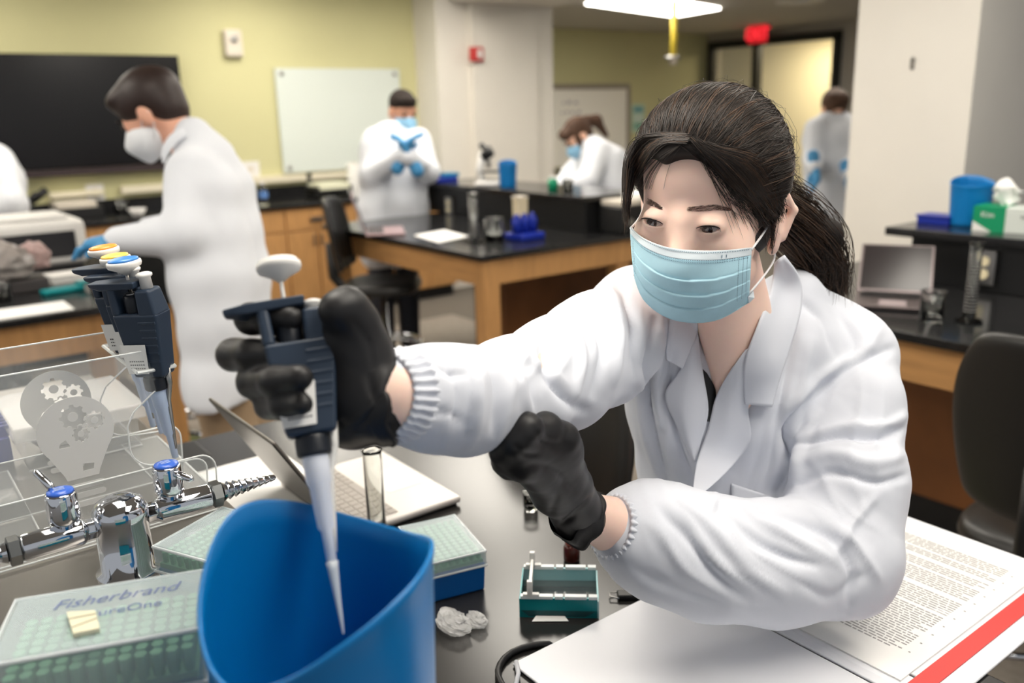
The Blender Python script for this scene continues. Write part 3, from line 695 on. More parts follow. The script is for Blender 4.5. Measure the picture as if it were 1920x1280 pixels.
obj('stage', MB().box(-0.03, 0.07, -0.05, 0.05, 0.08, 0.09), M_black, ms); obj('head', MB().tube([(-0.03, 0, 0.17), (0.0, 0, 0.2), (0.02, 0, 0.21)], 0.035, 12), M_black, ms, smooth=True)
obj('eyepiece', MB().tube([(0, 0, 0.2), (-0.05, 0, 0.25)], 0.016, 10), M_black, ms, smooth=True); obj('objective', MB().tube([(0.0, 0, 0.17), (0.0, 0, 0.11)], 0.014, 10), M_steel, ms, smooth=True)
p = onledge(953, 361); slant_bucket('waste_bucket', 'blue plastic bucket on the ledge of the middle bench', (p[0], p[1], LT), 0.056, 0.145, None, hi=0.012, ph=2.5)
p = onledge(1037, 367)
gb = thing('green_bottle', 'small green bottle beside a clear one on the middle ledge', 'bottle', p); obj('body', MB().lathe([(0.028, 0), (0.03, 0.05), (0.02, 0.07)], n=16), mat('green_plastic', (0, 140, 100), 0.35), gb, smooth=True); obj('cap', MB().lathe([(0.02, 0.07), (0.02, 0.085)], n=16), M_white, gb)
p = onledge(1065, 368); beaker('clear low jar right of the green bottle on the middle ledge', p, 0.03, 0.07, 'glass_jar', 'jar')
p = pz(1135, 432, BT)
p = np.array([-3.14, 3.21, BT]); pm = thing('power_supply', 'black electrophoresis power supply at the far right of the middle bench', 'machine', (p[0], p[1], BT))
obj('case', MB().box(-0.25, -0.08, -0.04, 0.12, 0, 0.14), M_black, pm, bevel=0.012); obj('dial', MB().lathe([(0.02, 0), (0.018, 0.012)], (-0.08, 0.02, 0.06), (1, 0, 0)), M_steel, pm)
p = pz(1165, 432, BT)
p = np.array([-3.21, 3.40, BT]); pn = thing('label_printer', 'black and white printer beside the power supply on the middle bench', 'printer', (p[0], p[1], BT))
obj('base', MB().box(-0.2, 0.0, -0.05, 0.3, 0, 0.05), M_white, pn, bevel=0.01); obj('body', MB().box(-0.2, -0.01, -0.04, 0.29, 0.05, 0.15), M_black, pn, bevel=0.01); obj('lid', MB().box(-0.2, -0.02, -0.06, 0.3, 0.15, 0.2), M_white, pn, bevel=0.012)
tag(obj('cardboard_box', MB().box(-3.385, -3.23, 3.18, 3.33, BT+0.141, BT+0.17), M_offw, bevel=0.004), 'flat white box on top of the black power supply', 'box')
# ---- right bench
c_ = [pz(1600, 545, BT+0.016), pz(1672, 584, BT+0.016), pz(1726, 567, BT+0.016)]
d1_ = c_[1]-c_[0]; ang = math.atan2(c_[2][1]-c_[1][1], c_[2][0]-c_[1][0])
hl_, hr_ = pz(1606, 545, BT+.016), pz(1748, 553, BT+.016); hw_ = np.linalg.norm(hr_-hl_); ha_ = math.atan2(hr_[1]-hl_[1], hr_[0]-hl_[0]); hm_ = (hl_+hr_)/2
laptop('grey laptop with a dark reflecting screen on the right bench', hm_[0]+math.sin(ha_)*.105, hm_[1]-math.cos(ha_)*.105, BT, ha_, hw_, 0.215, 140, mat('taupe_metal', (112, 102, 102), 0.35, 0.6), (M_screen, mat('taupe_pad', (170, 156, 158), 0.4, 0.3)))
p = pz(1745, 603, BT); beaker('clear glass beaker standing on the right bench before the laptop', p, 0.034, 0.092)
p = pz(1816, 604, BT); cylinder_grad('tall clear graduated cylinder on the right bench', p, 0.017, 0.235)
p = pY(1851, 500, 3.03); outlet_plate(p-np.array([0, 0.013, 0]), (0, -1), 'steel power outlet on the face of the right bench ledge')
p = pz(1800, 425, 1.105); slant_bucket('waste_bucket', 'blue plastic bucket on the ledge of the right bench', (p[0], p[1]+0.06, 1.105), 0.072, 0.155, None, hi=0.014, ph=2.2)
p = pz(1730, 421, 1.105)
tg = thing('blue_tray', 'flat dark blue tray left of the bucket on the right ledge', 'tray', (p[0]+.03, p[1]+0.07, 1.105)); obj('tray', MB().box(-0.07, 0.05, -0.04, 0.05, 0, 0.03), M_dblue, tg, bevel=0.003); obj('rim', MB().box(-0.074, 0.054, -0.044, 0.054, 0.026, 0.032), M_dblue, tg)
p = pz(1880, 436, 1.105)
tb = thing('tissue_box', 'green and white wipes box with a tissue sticking out on the right ledge', 'tissue box', (p[0], p[1]+0.05, 1.105), 0.12)
obj('box', MB().box(-0.10, 0.16, -0.06, 0.06, 0, 0.085), mat('wipes_white', (206, 212, 206), 0.6), tb, bevel=0.002)
obj('green_panel', MB().box(-0.102, 0.0, -0.0615, 0.061, 0.0, 0.086), mat('wipes_green', (0, 138, 92), 0.5), tb)
obj('white_wedge', MB().add([(-0.1, -0.0625, 0.001), (-0.04, -0.0625, 0.001), (-0.1, -0.0625, 0.035)], [(0, 1, 2)]), M_white, tb)
for i_, (xx, tx) in enumerate(((-0.055, 'Kim'), (0.075, 'wipes'))):
    ca = math.cos(0.12); sa = math.sin(0.12); o_ = np.array([p[0]+xx*ca+0.063*sa, p[1]+0.05+xx*sa-0.063*ca, 1.105+0.058])
    lettering('lettering', tx, 0.026, o_, (ca, sa, 0), (0, 0, 1), M_white if i_ == 0 else M_ink, tb)
P = []
for i in range(9):
    row = []
    for j in range(7):
        u = i/8; v = j/6; row.append((-0.02+0.10*(u-0.5)*(0.4+v*0.7)+0.012*math.sin(9*v+u*4), 0.02*math.sin(u*9+v*3)*v, 0.085+v*0.085*(0.6+0.5*math.sin(u*PI)**2)))
    P.append(row)
obj('tissue', MB().grid(P), M_paper, tb, smooth=True, solid=0.001)
# ---- shelving at the far right edge, behind the pillar
S = thing('wall_shelf', 'brown wall shelving at the far right behind the pillar', 'shelf', (-1.6, 5.0, 0))
q1 = pY(1893, 350, 5.0)
for zz in (pY(1905, 350, 5.0)[2], pY(1905, 186, 5.0)[2], pY(1905, 120, 5.0)[2]):
    obj('shelf_board', MB().box(q1[0]-0.05, q1[0]+1.0, 5.0, 5.3, zz-0.03, zz), M_panel, S, world=True)
obj('side_panel', MB().box(q1[0]-0.07, q1[0]-0.05, 5.0, 5.32, 0, 2.2), M_wall, S, world=True)
obj('back_panel', MB().box(q1[0]-0.05, q1[0]+1.0, 5.3, 5.32, 0, 2.2), M_wall, S, world=True)
obj('lower_cabinet', MB().box(q1[0]-0.05, q1[0]+1.0, 5.02, 5.3, 0.0, pY(1905, 356, 5.0)[2]-0.03), mat('dark_wood', (60, 34, 22), 0.5), S, world=True)
zs = pY(1905, 350, 5.0)[2]+0.001
for i, (wd_, hh_, cc, nm) in enumerate(((0.05, 0.40, (22, 34, 60), 'dark blue ring binder'), (0.06, 0.36, (200, 200, 205), 'pale grey ring binder'), (0.05, 0.38, (60, 60, 66), 'charcoal ring binder'))):
    xx = q1[0]+0.0+i*0.062
    b_ = thing('ring_binder', nm+' standing on the far right shelf', 'binder', (xx, 5.06, zs)); obj('cover', MB().box(0, wd_, 0, 0.2, 0, hh_), mat('binder%d' % i, cc, 0.5), b_, bevel=0.003); obj('spine_label', MB().box(0.012, wd_-0.012, -0.001, 0.0, hh_*0.5, hh_*0.8), M_paper, b_)
# ================================================================ people in the background
M_coat = mat('coat_white', (220, 223, 229), 0.85, noise=(4, 0.015), sheen=0.1)
M_skin = mat('skin', (226, 178, 152), 0.5, noise=(14, 0.04), sss=0.12)
M_skin2 = mat('skin_warm', (205, 150, 122), 0.5, noise=(14, 0.05), sss=0.1)
M_hair = mat('hair_black', (36, 28, 24), 0.75, spec=0.2)
M_hairb = mat('hair_brown', (72, 48, 32), 0.75, noise=(30, 0.25))
M_gblue = mat('glove_blue', (66, 140, 190), 0.55)
M_mblue = mat('mask_blue', (140, 188, 218), 0.85)
M_mwhite = mat('mask_white', (228, 230, 233), 0.85)
def frame(f, u):
    f = nrm(f); u = np.array(u, float); u = nrm(u-f*(f@u)); return np.cross(u, f), f, u      # left, forward, up
def headpr(c, f, u, s=1.0):
    l, f, u = frame(f, u); R = np.array([l, f, u]); c = np.array(c)
    def W(a, b, d): return c+(l*a+f*b+u*d)*s
    sk = [('e', W(0, -.012, .022), (.073*s, .092*s, .086*s), R), ('e', W(0, .030, -.032), (.057*s, .066*s, .084*s), R), ('c', W(0, .05, -.075), W(0, .058, -.09), .03*s, .022*s),
          ('c', W(0, .082, .0), W(0, .102, -.032), .007*s, .013*s, 'u', .01), ('e', W(.031, .105, .006), (.016, .02, .009), R, 's', .012), ('e', W(-.031, .105, .006), (.016, .02, .009), R, 's', .012),
          ('c', W(0, -.03, -.05), W(0, -.05, -.16), .05*s, .056*s), ('c', W(-.022, .083, -.062), W(.022, .083, -.062), .008*s, .008*s, 'u', .006)]
    for sd in (-1, 1): sk += [('e', W(sd*.075, -.006, -.012), (.011*s, .02*s, .033*s), R, 'u', .006), ('e', W(sd*.03, .078, .004), (.012*s, .01*s, .010*s), R, 'u', .008)]
    return sk, W, R
def face_bits(parent, W, s=1.0):
    for sd in (-1, 1):
        obj('eye', MB().ball(W(sd*.031, .082, .004), 0.010*s, 12), mat('eye_dark', (40, 28, 24), 0.2), parent, world=True, smooth=True)
        obj('eyebrow', MB().tube([W(sd*.015, .093, .024), W(sd*.033, .090, .029), W(sd*.05, .078, .024)], [.003, .004, .002], 6), M_hair, parent, world=True, smooth=True)
def shorthair(W, R, s=1.0):
    return [('e', W(0, -.02, .04), (.086*s, .106*s, .088*s), R), ('e', W(0, -.055, -.01), (.07*s, .055*s, .07*s), R), ('e', W(0, .05, .080), (.062*s, .045*s, .030*s), R),
            ('e', W(0, .105, -.03), (.075*s, .055*s, .075*s), R, 's', .01), ('e', W(.085, .0, -.02), (.035, .024, .04), R, 's', .006), ('e', W(-.085, .0, -.02), (.035, .024, .04), R, 's', .006)]
def mk_mask(parent, W, R, m, s=1.0):
    pr = [('e', W(0, .044, -.054), (.066*s, .074*s, .062*s), R), ('c', W(0, .092, -.012), W(0, .108, -.045), .012*s, .020*s), ('c', W(0, .108, -.045), W(0, .085, -.095), .020*s, .022*s), ('e', W(0, -.08, -.03), (.12, .08, .12), R, 's', .004)]
    obj('face_mask', sdf_mesh(pr, 0.005, 0.015), m, parent, world=True, smooth=True)
    for sd in (-1, 1):
        obj('ear_loop', MB().tube([W(sd*.062, .03, -.03), W(sd*.078, .0, -.005), W(sd*.08, -.022, -.005), W(sd*.076, -.012, -.045), W(sd*.06, .02, -.075)], .0018, 6), m, parent, world=True, smooth=True)
def glovehand(p, d, side, up, s=1.0):
    """hand at wrist p pointing along d, palm normal 'up'; five fingers"""
    d = nrm(d); up = np.array(up, float); up = nrm(up-d*(up@d)); sd = np.cross(d, up)*side; p = np.array(p)
    W = lambda a, b, c: p+(d*a+sd*b+up*c)*s
    pr = [('c', W(-.07, 0, 0), W(0, 0, 0), .032*s, .027*s), ('c', W(.0, -.012, 0), W(.075, -.028, 0), .022*s, .018*s), ('c', W(.0, .012, 0), W(.075, .026, 0), .022*s, .018*s), ('c', W(0, 0, 0), W(.078, 0, 0), .024*s, .02*s)]
    for i, L in enumerate((.066, .076, .07, .054)):
        b = -.033+.022*i; pr += [('c', W(.075, b, 0), W(.075+L*.5, b*1.05, -.012), .0105*s, .0095*s, 'u', .006), ('c', W(.075+L*.5, b*1.05, -.012), W(.075+L*.85, b*1.05, -.036), .0095*s, .008*s, 'u', .006)]
    pr += [('c', W(.012, -.028, -.004), W(.045, -.05, -.018), .014*s, .012*s), ('c', W(.045, -.05, -.018), W(.08, -.048, -.03), .0115*s, .009*s, 'u', .006)]
    return pr
def scuffs(V, amp=0.006, sc=11, seed=0):
    g = np.random.RandomState(seed); o = np.zeros(len(V))
    for i in range(9):
        d = g.randn(3)*sc; o += np.abs(np.sin(V@d+g.rand()*6))**0.7-0.6
    return o*amp/3
def coatmesh(parent, pr, h=0.011, k=0.05, seed=0, name='lab_coat', m=None, amp=0.006):
    V, Q = sdf_mesh(pr, h, k); N = vnormals(V, Q); V = V+N*scuffs(V, amp, 11, seed)[:, None]; V = relax(V, Q, 0.4)
    return obj(name, (V, Q), m or M_coat, parent, world=True, smooth=True)
def shoes(parent, pts, f, m):
    for p in pts:
        p = np.array([p[0], p[1], 0.045]); obj('shoe', sdf_mesh([('c', p-f*0.06, p+f*0.14+np.array([0, 0, -.008]), .042, .034), ('c', p-f*0.05, p+np.array([0, 0, .05]), .04, .036)], 0.008, 0.02), m, parent, world=True, smooth=True)
up3 = np.array([0, 0, 1.])
# --- the boy in profile at the left
h0 = pd(284, 212, 2.8); fh = nrm([-CR[0], -CR[1], 0])          # towards image left
sidew = np.array([-CF[0], -CF[1], 0]); sidew = nrm(sidew-fh*(sidew@fh))   # towards the camera
M1 = thing('person', 'young man in white lab coat seen in profile, blue glove, white mask, head bowed', 'person', (pd(430, 600, 2.8)[0], pd(430, 600, 2.8)[1], 0))
hf = fh*math.cos(math.radians(32))-up3*math.sin(math.radians(32)); hu = fh*math.sin(math.radians(32))+up3*math.cos(math.radians(32))
hs = 1.08
sk, W, R = headpr(h0, hf, hu, hs)
nb_ = pd(372, 295, 2.8)
sk[6] = ('c', W(0, -.03, -.05), nb_, .055, .06)
sk += [('c', nb_, pd(380, 330, 2.8), .06, .08)]
obj('body', sdf_mesh(sk, 0.006, 0.02), mat('skin_boy', (228, 172, 146), 0.5, noise=(14, 0.05), sss=0.1), M1, world=True, smooth=True)
face_bits(M1, W, hs); obj('hair', sdf_mesh(shorthair(W, R, hs), 0.006, 0.02), mat('hair_boy', (44, 30, 26), 0.5, noise=(60, 0.2)), M1, world=True, smooth=True)
mk_mask(M1, W, R, M_mwhite, hs)
def off(px, py, t, s): return pd(px, py, t)+sidew*s
cp = []
for s_ in (-.09, .0, .09):
    pts = [(385, 318, .088), (395, 360, .105), (403, 440, .118), (415, 520, .125), (424, 600, .112), (424, 700, .098), (426, 760, .096)]
    if s_: pts[0] = (385, 325, .078)
    cp += chain([(*off(a, b, 2.8, s_), r) for a, b, r in pts])
cp += [('c', off(362, 262, 2.8, 0), off(388, 300, 2.8, 0), .07, .09)]
HEM1 = pd(420, 728, 2.8)[2]
sh = off(385, 318, 2.8, .13); el = off(392, 425, 2.8, .2); wr_ = off(262, 437, 2.8, .16)
cp += [('c', sh, el, .068, .062), ('c', el, wr_, .06, .044)]
sh2 = off(385, 318, 2.8, -.13); el2 = off(375, 425, 2.8, -.2); wr2 = off(255, 440, 2.8, -.12)
cp += [('c', sh2, el2, .068, .06), ('c', el2, wr2, .058, .044)]
cp.append(('e', np.array([*off(424, 728, 2.8, 0)[:2], HEM1-.4]), (.6, .6, .4), None, 's', .004))
coatmesh(M1, cp, 0.011, 0.035, 1)
obj('collar', MB().grid([[pd(x, y, 2.8)+sidew*d for x, y, d in row] for row in ([(318, 318, .05), (312, 285, .06)], [(333, 290, .085), (325, 262, .08)], [(352, 262, .095), (345, 240, .085)], [(375, 250, .07), (368, 236, .06)], [(385, 250, 0), (378, 236, 0)], [(375, 250, -.07), (368, 236, -.06)], [(352, 262, -.095), (345, 240, -.085)], [(318, 318, -.05), (312, 285, -.06)])]), M_coat, M1, world=True, smooth=True, solid=.006, sub=1)
obj('glove', sdf_mesh(glovehand(wr_+(-sidew*0.0), fh-up3*.1, 1, up3), 0.005, 0.012), M_gblue, M1, world=True, smooth=True)
obj('glove', sdf_mesh(glovehand(wr2, fh-up3*.1, -1, up3), 0.005, 0.012), M_gblue, M1, world=True, smooth=True)
tr_ = []; ft = []
for s_ in (-.085, .085):
    hp = off(430, 620, 2.8, s_); fo = np.array([hp[0]-fh[0]*0.05, hp[1]-fh[1]*0.05, 0.08]); kn = (hp+fo)/2+fh*0.03
    tr_ += [('c', hp, kn, .10, .082), ('c', kn, fo, .08, .068)]; ft.append(fo)
coatmesh(M1, tr_, 0.012, 0.01, 2, 'trousers', mat('khaki', (164, 140, 112), 0.85, noise=(10, 0.06)), 0.008)
shoes(M1, ft, fh, M_black)
# --- generic standing person facing roughly the camera
def person(label, head, t, f2, pitch, sc, hairm, maskm, gloves, hairfn, arms, torso, trm, skinm, extra=None, headtilt=0.0, seed=0, hsz=1.0):
    c = pd(head[0], head[1], t); root = thing('person', label, 'person', (c[0], c[1], 0)); f2 = nrm([f2[0], f2[1], 0])
    a = math.radians(pitch); hf = f2*math.cos(a)-up3*math.sin(a); hu = f2*math.sin(a)+up3*math.cos(a)
    hu = hu+np.cross(f2, up3)*headtilt
    sk, W, R = headpr(c, hf, hu, hsz); l = np.cross(up3, f2)
    P = lambda q: pd(q[0], q[1], q[2] if len(q) > 2 else t)
    tor = [(np.array(P(q[:2]+(q[4],) if len(q) > 4 else q[:2])), q[2], q[3]) for q in torso]
    sk[6] = ('c', W(0, -.03, -.05), tor[0][0]+up3*0.02, .05, .055)
    obj('body', sdf_mesh(sk, 0.007, 0.02), skinm, root, world=True, smooth=True); face_bits(root, W, hsz)
    obj('hair', sdf_mesh(hairfn(W, R), 0.007, 0.02), hairm, root, world=True, smooth=True)
    mk_mask(root, W, R, maskm, hsz)
    cp = []
    for s_ in (-1, 0, 1):
        ch = [(*(p+l*s_*w_), r) for p, r, w_ in tor]; cp += chain(ch)
    for ai, A in enumerate(arms):
        pts = [P(q) for q in A[0]]; rs = A[1]; cp += [('c', pts[i], pts[i+1], rs[i], rs[i+1]) for i in range(len(pts)-1)]
        if A[2] is not None: obj('glove', sdf_mesh(glovehand(pts[-1], A[2], A[3], A[4], 1.25), 0.006, 0.012), gloves, root, world=True, smooth=True)
    coatmesh(root, cp, 0.013, 0.04, seed)
    b = tor[-1][0]; tp = []; ft = []
    for s_ in (-.09, .09): fo = np.array([b[0]+l[0]*s_, b[1]+l[1]*s_, .08]); tp.append(('c', b+l*s_, fo, .085, .065)); ft.append(fo)
    coatmesh(root, tp, 0.014, 0.01, 3, 'trousers', trm, 0.004); shoes(root, ft, f2, M_black)
    if extra: extra(root, W, R)
    return root
tocam = nrm([-CF[0], -CF[1], 0]); imr = nrm([CR[0], CR[1], 0])
M_jean = mat('dark_trousers', (48, 50, 58), 0.85)
def ponytail(W, R): return [('e', W(0, -.02, .035), (.086, .104, .09), R), ('e', W(0, -.05, -.01), (.074, .06, .08), R), ('e', W(0, .06, .07), (.06, .045, .04), R), ('e', W(0, .11, -.035), (.068, .055, .08), R, 's', .01),
    ('c', W(0, -.11, .03), W(.0, -.16, -.02), .036, .042), ('c', W(0, -.16, -.02), W(0, -.15, -.14), .04, .018), ('c', W(.06, .03, 0), W(.07, .06, -.09), .022, .012), ('c', W(-.06, .03, 0), W(-.07, .05, -.1), .022, .012)]
person('dark-haired man in lab coat and pale blue mask holding up blue-gloved hands by the whiteboard', (756, 208), 5.65, tocam*0.85+imr*0.5, 22, 1, M_hair, M_mblue, M_gblue, lambda W, R: shorthair(W, R),
       [([(703, 262, 5.55), (697, 328, 5.5), (757, 292, 5.3)], [.075, .07, .048], up3*0.9+imr*0.5, 1, -imr), ([(785, 262, 5.6), (803, 322, 5.5), (770, 296, 5.3)], [.075, .068, .048], up3*0.9-imr*0.4, -1, imr)],
       [(742, 252, .085, .06), (740, 285, .12, .11), (738, 330, .125, .10), (738, 390, .13, .10), (736, 440, .13, .10), (736, 470, .12, .1)], M_jean, M_skin2, seed=4, hsz=1.12)
person('brown-haired woman with ponytail bending over the rear of the middle bench', (1083, 255), 6.2, tocam*0.35-imr*0.9, 42, 1, M_hairb, M_mblue, M_coat, ponytail,
       [([(1122, 285, 6.05), (1100, 345, 5.9), (1050, 352, 5.95)], [.085, .075, .055], -imr-up3*.2, 1, up3), ([(1105, 282, 6.4), (1070, 330, 6.4), (1045, 350, 6.2)], [.085, .07, .05], -imr-up3*.2, -1, up3)],
       [(1112, 280, .09, .04), (1130, 310, .14, .09), (1138, 350, .15, .09), (1140, 400, .15, .09), (1142, 440, .14, .09)], M_jean, M_skin, seed=5, hsz=1.12)
def m4x(root, W, R): pass
person('curly-haired man in lab coat with light mask standing by the corridor door', (1565, 203), 6.1, tocam, 28, 1, M_hairb, mat('mask_cream', (222, 208, 190), 0.85), M_gblue, lambda W, R: shorthair(W, R, 1.05)+[('e', W(.03, .03, .1), (.04, .04, .03), R), ('e', W(-.035, .02, .095), (.04, .04, .03), R)],
       [([(1528, 240, 6.05), (1523, 300, 6.0), (1527, 315, 5.75)], [.07, .06, .048], tocam*0.5-up3, 1, imr), ([(1600, 240, 6.05), (1606, 300, 6.05), (1590, 330, 5.8)], [.07, .06, .048], tocam*0.5-up3*0.6, -1, -imr)],
       [(1563, 232, .08, .06), (1563, 262, .11, .10), (1564, 310, .115, .09), (1566, 360, .12, .09), (1567, 400, .12, .09)], M_jean, M_skin, seed=6)
# --- only a shoulder and arm of the fifth shows at the left edge
person('person in lab coat cut off by the left photo edge, only back and arm showing', (-62, 225), 5.0, -imr*0.9+tocam*0.1, 20, 1, M_hair, M_mblue, M_gblue, lambda W, R: shorthair(W, R),
       [([(0, 322, 4.95), (18, 385, 4.9), (-60, 405, 4.8)], [.10, .09, .06], -imr, 1, up3)],
       [(-25, 310, .13, .06), (-22, 345, .15, .10), (-22, 400, .15, .09), (-25, 470, .15, .09), (-25, 500, .15, .09)], M_jean, M_skin, seed=7)
# ================================================================ on the front bench
LZ = 1.10
M_navy = mat('pipette_navy', (38, 52, 70), 0.45)
M_navyd = mat('pipette_dark', (26, 30, 38), 0.4)
M_pale = mat('pipette_shaft', (190, 206, 232), 0.4, sss=0.05)
M_acry = mat('clear_acrylic', (250, 252, 252), 0.01, 0, 1.0, 1.30)
M_aedge = mat('acrylic_edge', (232, 236, 236), 0.25, alpha=0.75)
M_frost = mat('frosted_print', (216, 216, 214), 0.7, alpha=0.86)
M_cloud = mat('cloudy_polypropylene', (196, 208, 212), 0.25, alpha=0.36)
M_tipg = mat('tip_rack_green', (128, 190, 150), 0.5)
def basis(p0, p1, hint):
    z = nrm(np.array(p1)-np.array(p0)); x = np.array(hint, float); x = nrm(x-z*(x@z)); y = np.cross(z, x)
    return x, y, z
def pipette(label, p0, p1, hint, capm, group=None, tip=False, plunger_up=0.0, L=0.230, shaftm=None, name='pipette', labelm=None):
    """p0 = nozzle end, p1 = knob top; hint = direction the finger hook points away from"""
    x, y, z = basis(p0, p1, hint); s = np.linalg.norm(np.array(p1)-np.array(p0))/(L+plunger_up)
    M = Matrix(((x[0]*s, y[0]*s, z[0]*s, 0), (x[1]*s, y[1]*s, z[1]*s, 0), (x[2]*s, y[2]*s, z[2]*s, 0), (0, 0, 0, 1)))
    t = thing(name, label, 'pipette', p0, 0, group)
    def o(n, mb, m, par=None, **k): return obj(n, mb.xf(M), m, par or t, **k)
    b = MB()
    b.hexa([(-.015, -.011, .100), (.022, -.011, .100), (.022, .011, .100), (-.015, .011, .100)], [(-.022, -.014, .172), (.032, -.014, .172), (.032, .014, .172), (-.022, .014, .172)])
    b.hexa([(.0095, -.0135, .168), (.032, -.0135, .168), (.032, .0135, .168), (.0095, .0135, .168)], [(.0095, -.0115, .197), (.0275, -.0115, .197), (.0275, .0115, .197), (.0095, .0115, .197)])
    b.hexa([(-.022, -.0135, .170), (-.0125, -.0135, .170), (-.0125, .0135, .170), (-.022, .0135, .170)], [(-.0235, -.012, .203), (-.014, -.012, .203), (-.014, .012, .203), (-.0235, .012, .203)])
    o('body', b, M_navy, bevel=0.0035*s, segs=3)
    hk = MB().hexa([(-.047, -.006, .2), (-.03, -.012, .197), (.013, -.0135, .199), (.013, .0135, .199), (-.03, .012, .197), (-.047, .006, .2)], [(-.048, -.007, .205), (-.03, -.013, .2065), (.014, -.0145, .2065), (.014, .0145, .2065), (-.03, .013, .2065), (-.048, .007, .205)])
    o('finger_hook', hk, M_navy, bevel=0.0018*s)
    g = MB()
    for i in range(6): zz_ = .118+i*.0085; e_ = .022+.010*(zz_-.106)/.066; g.box(.008, e_-.0015, -.0112-.003*(zz_-.106)/.066-.0005, .0112+.003*(zz_-.106)/.066+.0005, zz_, zz_+.0032)
    rb_ = o('grip_rib', g, M_navy, bevel=0.0008*s); rb_['kind'] = 'stuff'
    o('volume_dial', MB().lathe([(.0085, .168), (.0095, .172), (.0095, .186), (.0085, .190), (.006, .191)], (-.0015, 0, 0)), M_navyd, smooth=True)
    o('dial_rim', MB().lathe([(.0065, .1905), (.0060, .1925), (.003, .1928)], (-.0015, 0, 0)), M_steel, smooth=True)
    o('plunger_rod', MB().lathe([(.0016, .19), (.0016, L+plunger_up-.012)], (-.0015, 0, 0), n=12), M_steel if not tip else M_white, smooth=True)
    zt = L+plunger_up
    kb = o('plunger_knob', MB().lathe([(.003, zt-.018), (.008, zt-.014), (.0165, zt-.0095), (.0175, zt-.007), (.0172, zt-.004), (.0155, zt-.003)], (-.0015, 0, 0), n=32), M_white, smooth=True)
    o('cap_disc', MB().lathe([(.0155, zt-.0032), (.0150, zt-.0012), (.0105, zt-.0002), (1e-4, zt)], (-.0015, 0, 0), n=32), capm, kb, smooth=True)
    ez = -.013 if tip else -.004
    ej = MB().lathe([(.0065, .195), (.0060, .212+ez), (.0082, .2135+ez), (.0084, .216+ez), (.0055, .2175+ez), (1e-4, .2177+ez)], (.019, 0, 0), n=20)
    o('ejector_button', ej, M_white, smooth=True)
    o('label_sticker', MB().add([(-.0165, -.0149, .1065), (.008, -.0149, .1065), (.0115, -.0152, .139), (-.0195, -.0152, .139)], [(0, 1, 2, 3)]).add([(-.0165, .0149, .1065), (.008, .0149, .1065), (.0115, .0152, .139), (-.0195, .0152, .139)], [(3, 2, 1, 0)]), M_paper, solid=0.0004)
    pr_ = MB()
    for r_ in range(3):
        xx = -.012
        while xx < .005:
            w_ = .0018; pr_.add([(xx, -.0154, .112+r_*.004), (xx+w_, -.0154, .112+r_*.004), (xx+w_, -.0154, .1135+r_*.004), (xx, -.0154, .1135+r_*.004)], [(0, 1, 2, 3)])
            pr_.add([(xx, .0154, .112+r_*.004), (xx+w_, .0154, .112+r_*.004), (xx+w_, .0154, .1135+r_*.004), (xx, .0154, .1135+r_*.004)], [(3, 2, 1, 0)]); xx += .0026
    o('label_print', pr_, M_ink)['kind'] = 'stuff'
    o('collar_nut', MB().lathe([(.0120, .084), (.0134, .086), (.0134, .097), (.0122, .100)], (.003, 0, 0), n=16), M_navyd, smooth=False, bevel=0.001)
    tw = [(.0018, 0), (.0035, .001), (.0042, .028), (.0062, .031), (.0078, .062), (.0092, .064), (.0100, .084), (.0100, .088)]
    o('shaft', MB().lathe(tw, (.003, 0, 0), n=24), shaftm or M_pale, smooth=True)
    o('ejector_arm', MB().tube([(.020, 0, .108), (.0185, 0, .09), (.0125, 0, .07), (.0085, 0, .03), (.0065, 0, .012)], [.0035, .003, .0022, .0018, .0015], 8), M_steel if not tip else M_white, smooth=True)
    if tip:
        tp = o('pipette_tip', MB().lathe([(.0007, -.046), (.0012, -.040), (.0026, -.018), (.0040, .0), (.0046, .006), (.0040, .006), (.0036, .0), (.0022, -.018), (.0008, -.04)], (.003, 0, 0), n=20, cap=False), mat('tip_cloudy', (215, 222, 228), 0.25, alpha=0.7), smooth=True)
    return t
# ---- acrylic pipette stand on the ledge
XF, XR_ = -0.973, -1.095
st = thing('pipette_stand', 'clear acrylic pipette stand with frosted light bulb and gears on its panels', 'stand', (-1.03, 0.15, LZ))
def arc(c, r, a0, a1, n=8): return [(c[0]+r*math.cos(math.radians(a0+(a1-a0)*i/n)), c[1]+r*math.sin(math.radians(a0+(a1-a0)*i/n))) for i in range(n+1)]
ctr = 0.105; ztop = 1.306
half = [(ctr, 1.104)] 
prof = [(ctr+.165, 1.104), (ctr+.175, 1.112)] + arc((ctr+.165, 1.155), .014, 0, 90, 6)+[(ctr+.125, 1.172)] + arc((ctr+.125, 1.20), .026, 270, 180, 6)+[(ctr+.100, 1.225), (ctr+.108, 1.240), (ctr+.128, 1.255), (ctr+.143, 1.266)]+arc((ctr+.138, 1.292), .014, -35, 90, 7)
outl = prof+[(2*ctr-a, b) for a, b in prof[::-1]]
def sheet(name, xx, outline, m, parent, th=0.0028):
    """polygon in the YZ plane extruded along X"""
    n = len(outline); b = MB()
    b.add([(xx, a, c) for a, c in outline]+[(xx+th, a, c) for a, c in outline], [tuple(range(n))[::-1], tuple(range(n, 2*n))])
    return obj(name, b, m, parent, world=True)
def rim(name, xx, outline, r, m, parent, closed=True):
    pts = [(xx, a, c) for a, c in outline]+([(xx, *outline[0])] if closed else [])
    return obj(name, MB().tube(pts, r, 6), m, parent, world=True, smooth=True)
M_pane = mat('acrylic_pane', (240, 244, 244), 0.03, alpha=0.10, spec=0.8)
for xx in (XF, XR_):
    pn_ = sheet('side_panel', xx, outl, M_pane, st)
    rim('polished_edge', xx+.0014, outl, 0.0010, M_aedge, pn_)
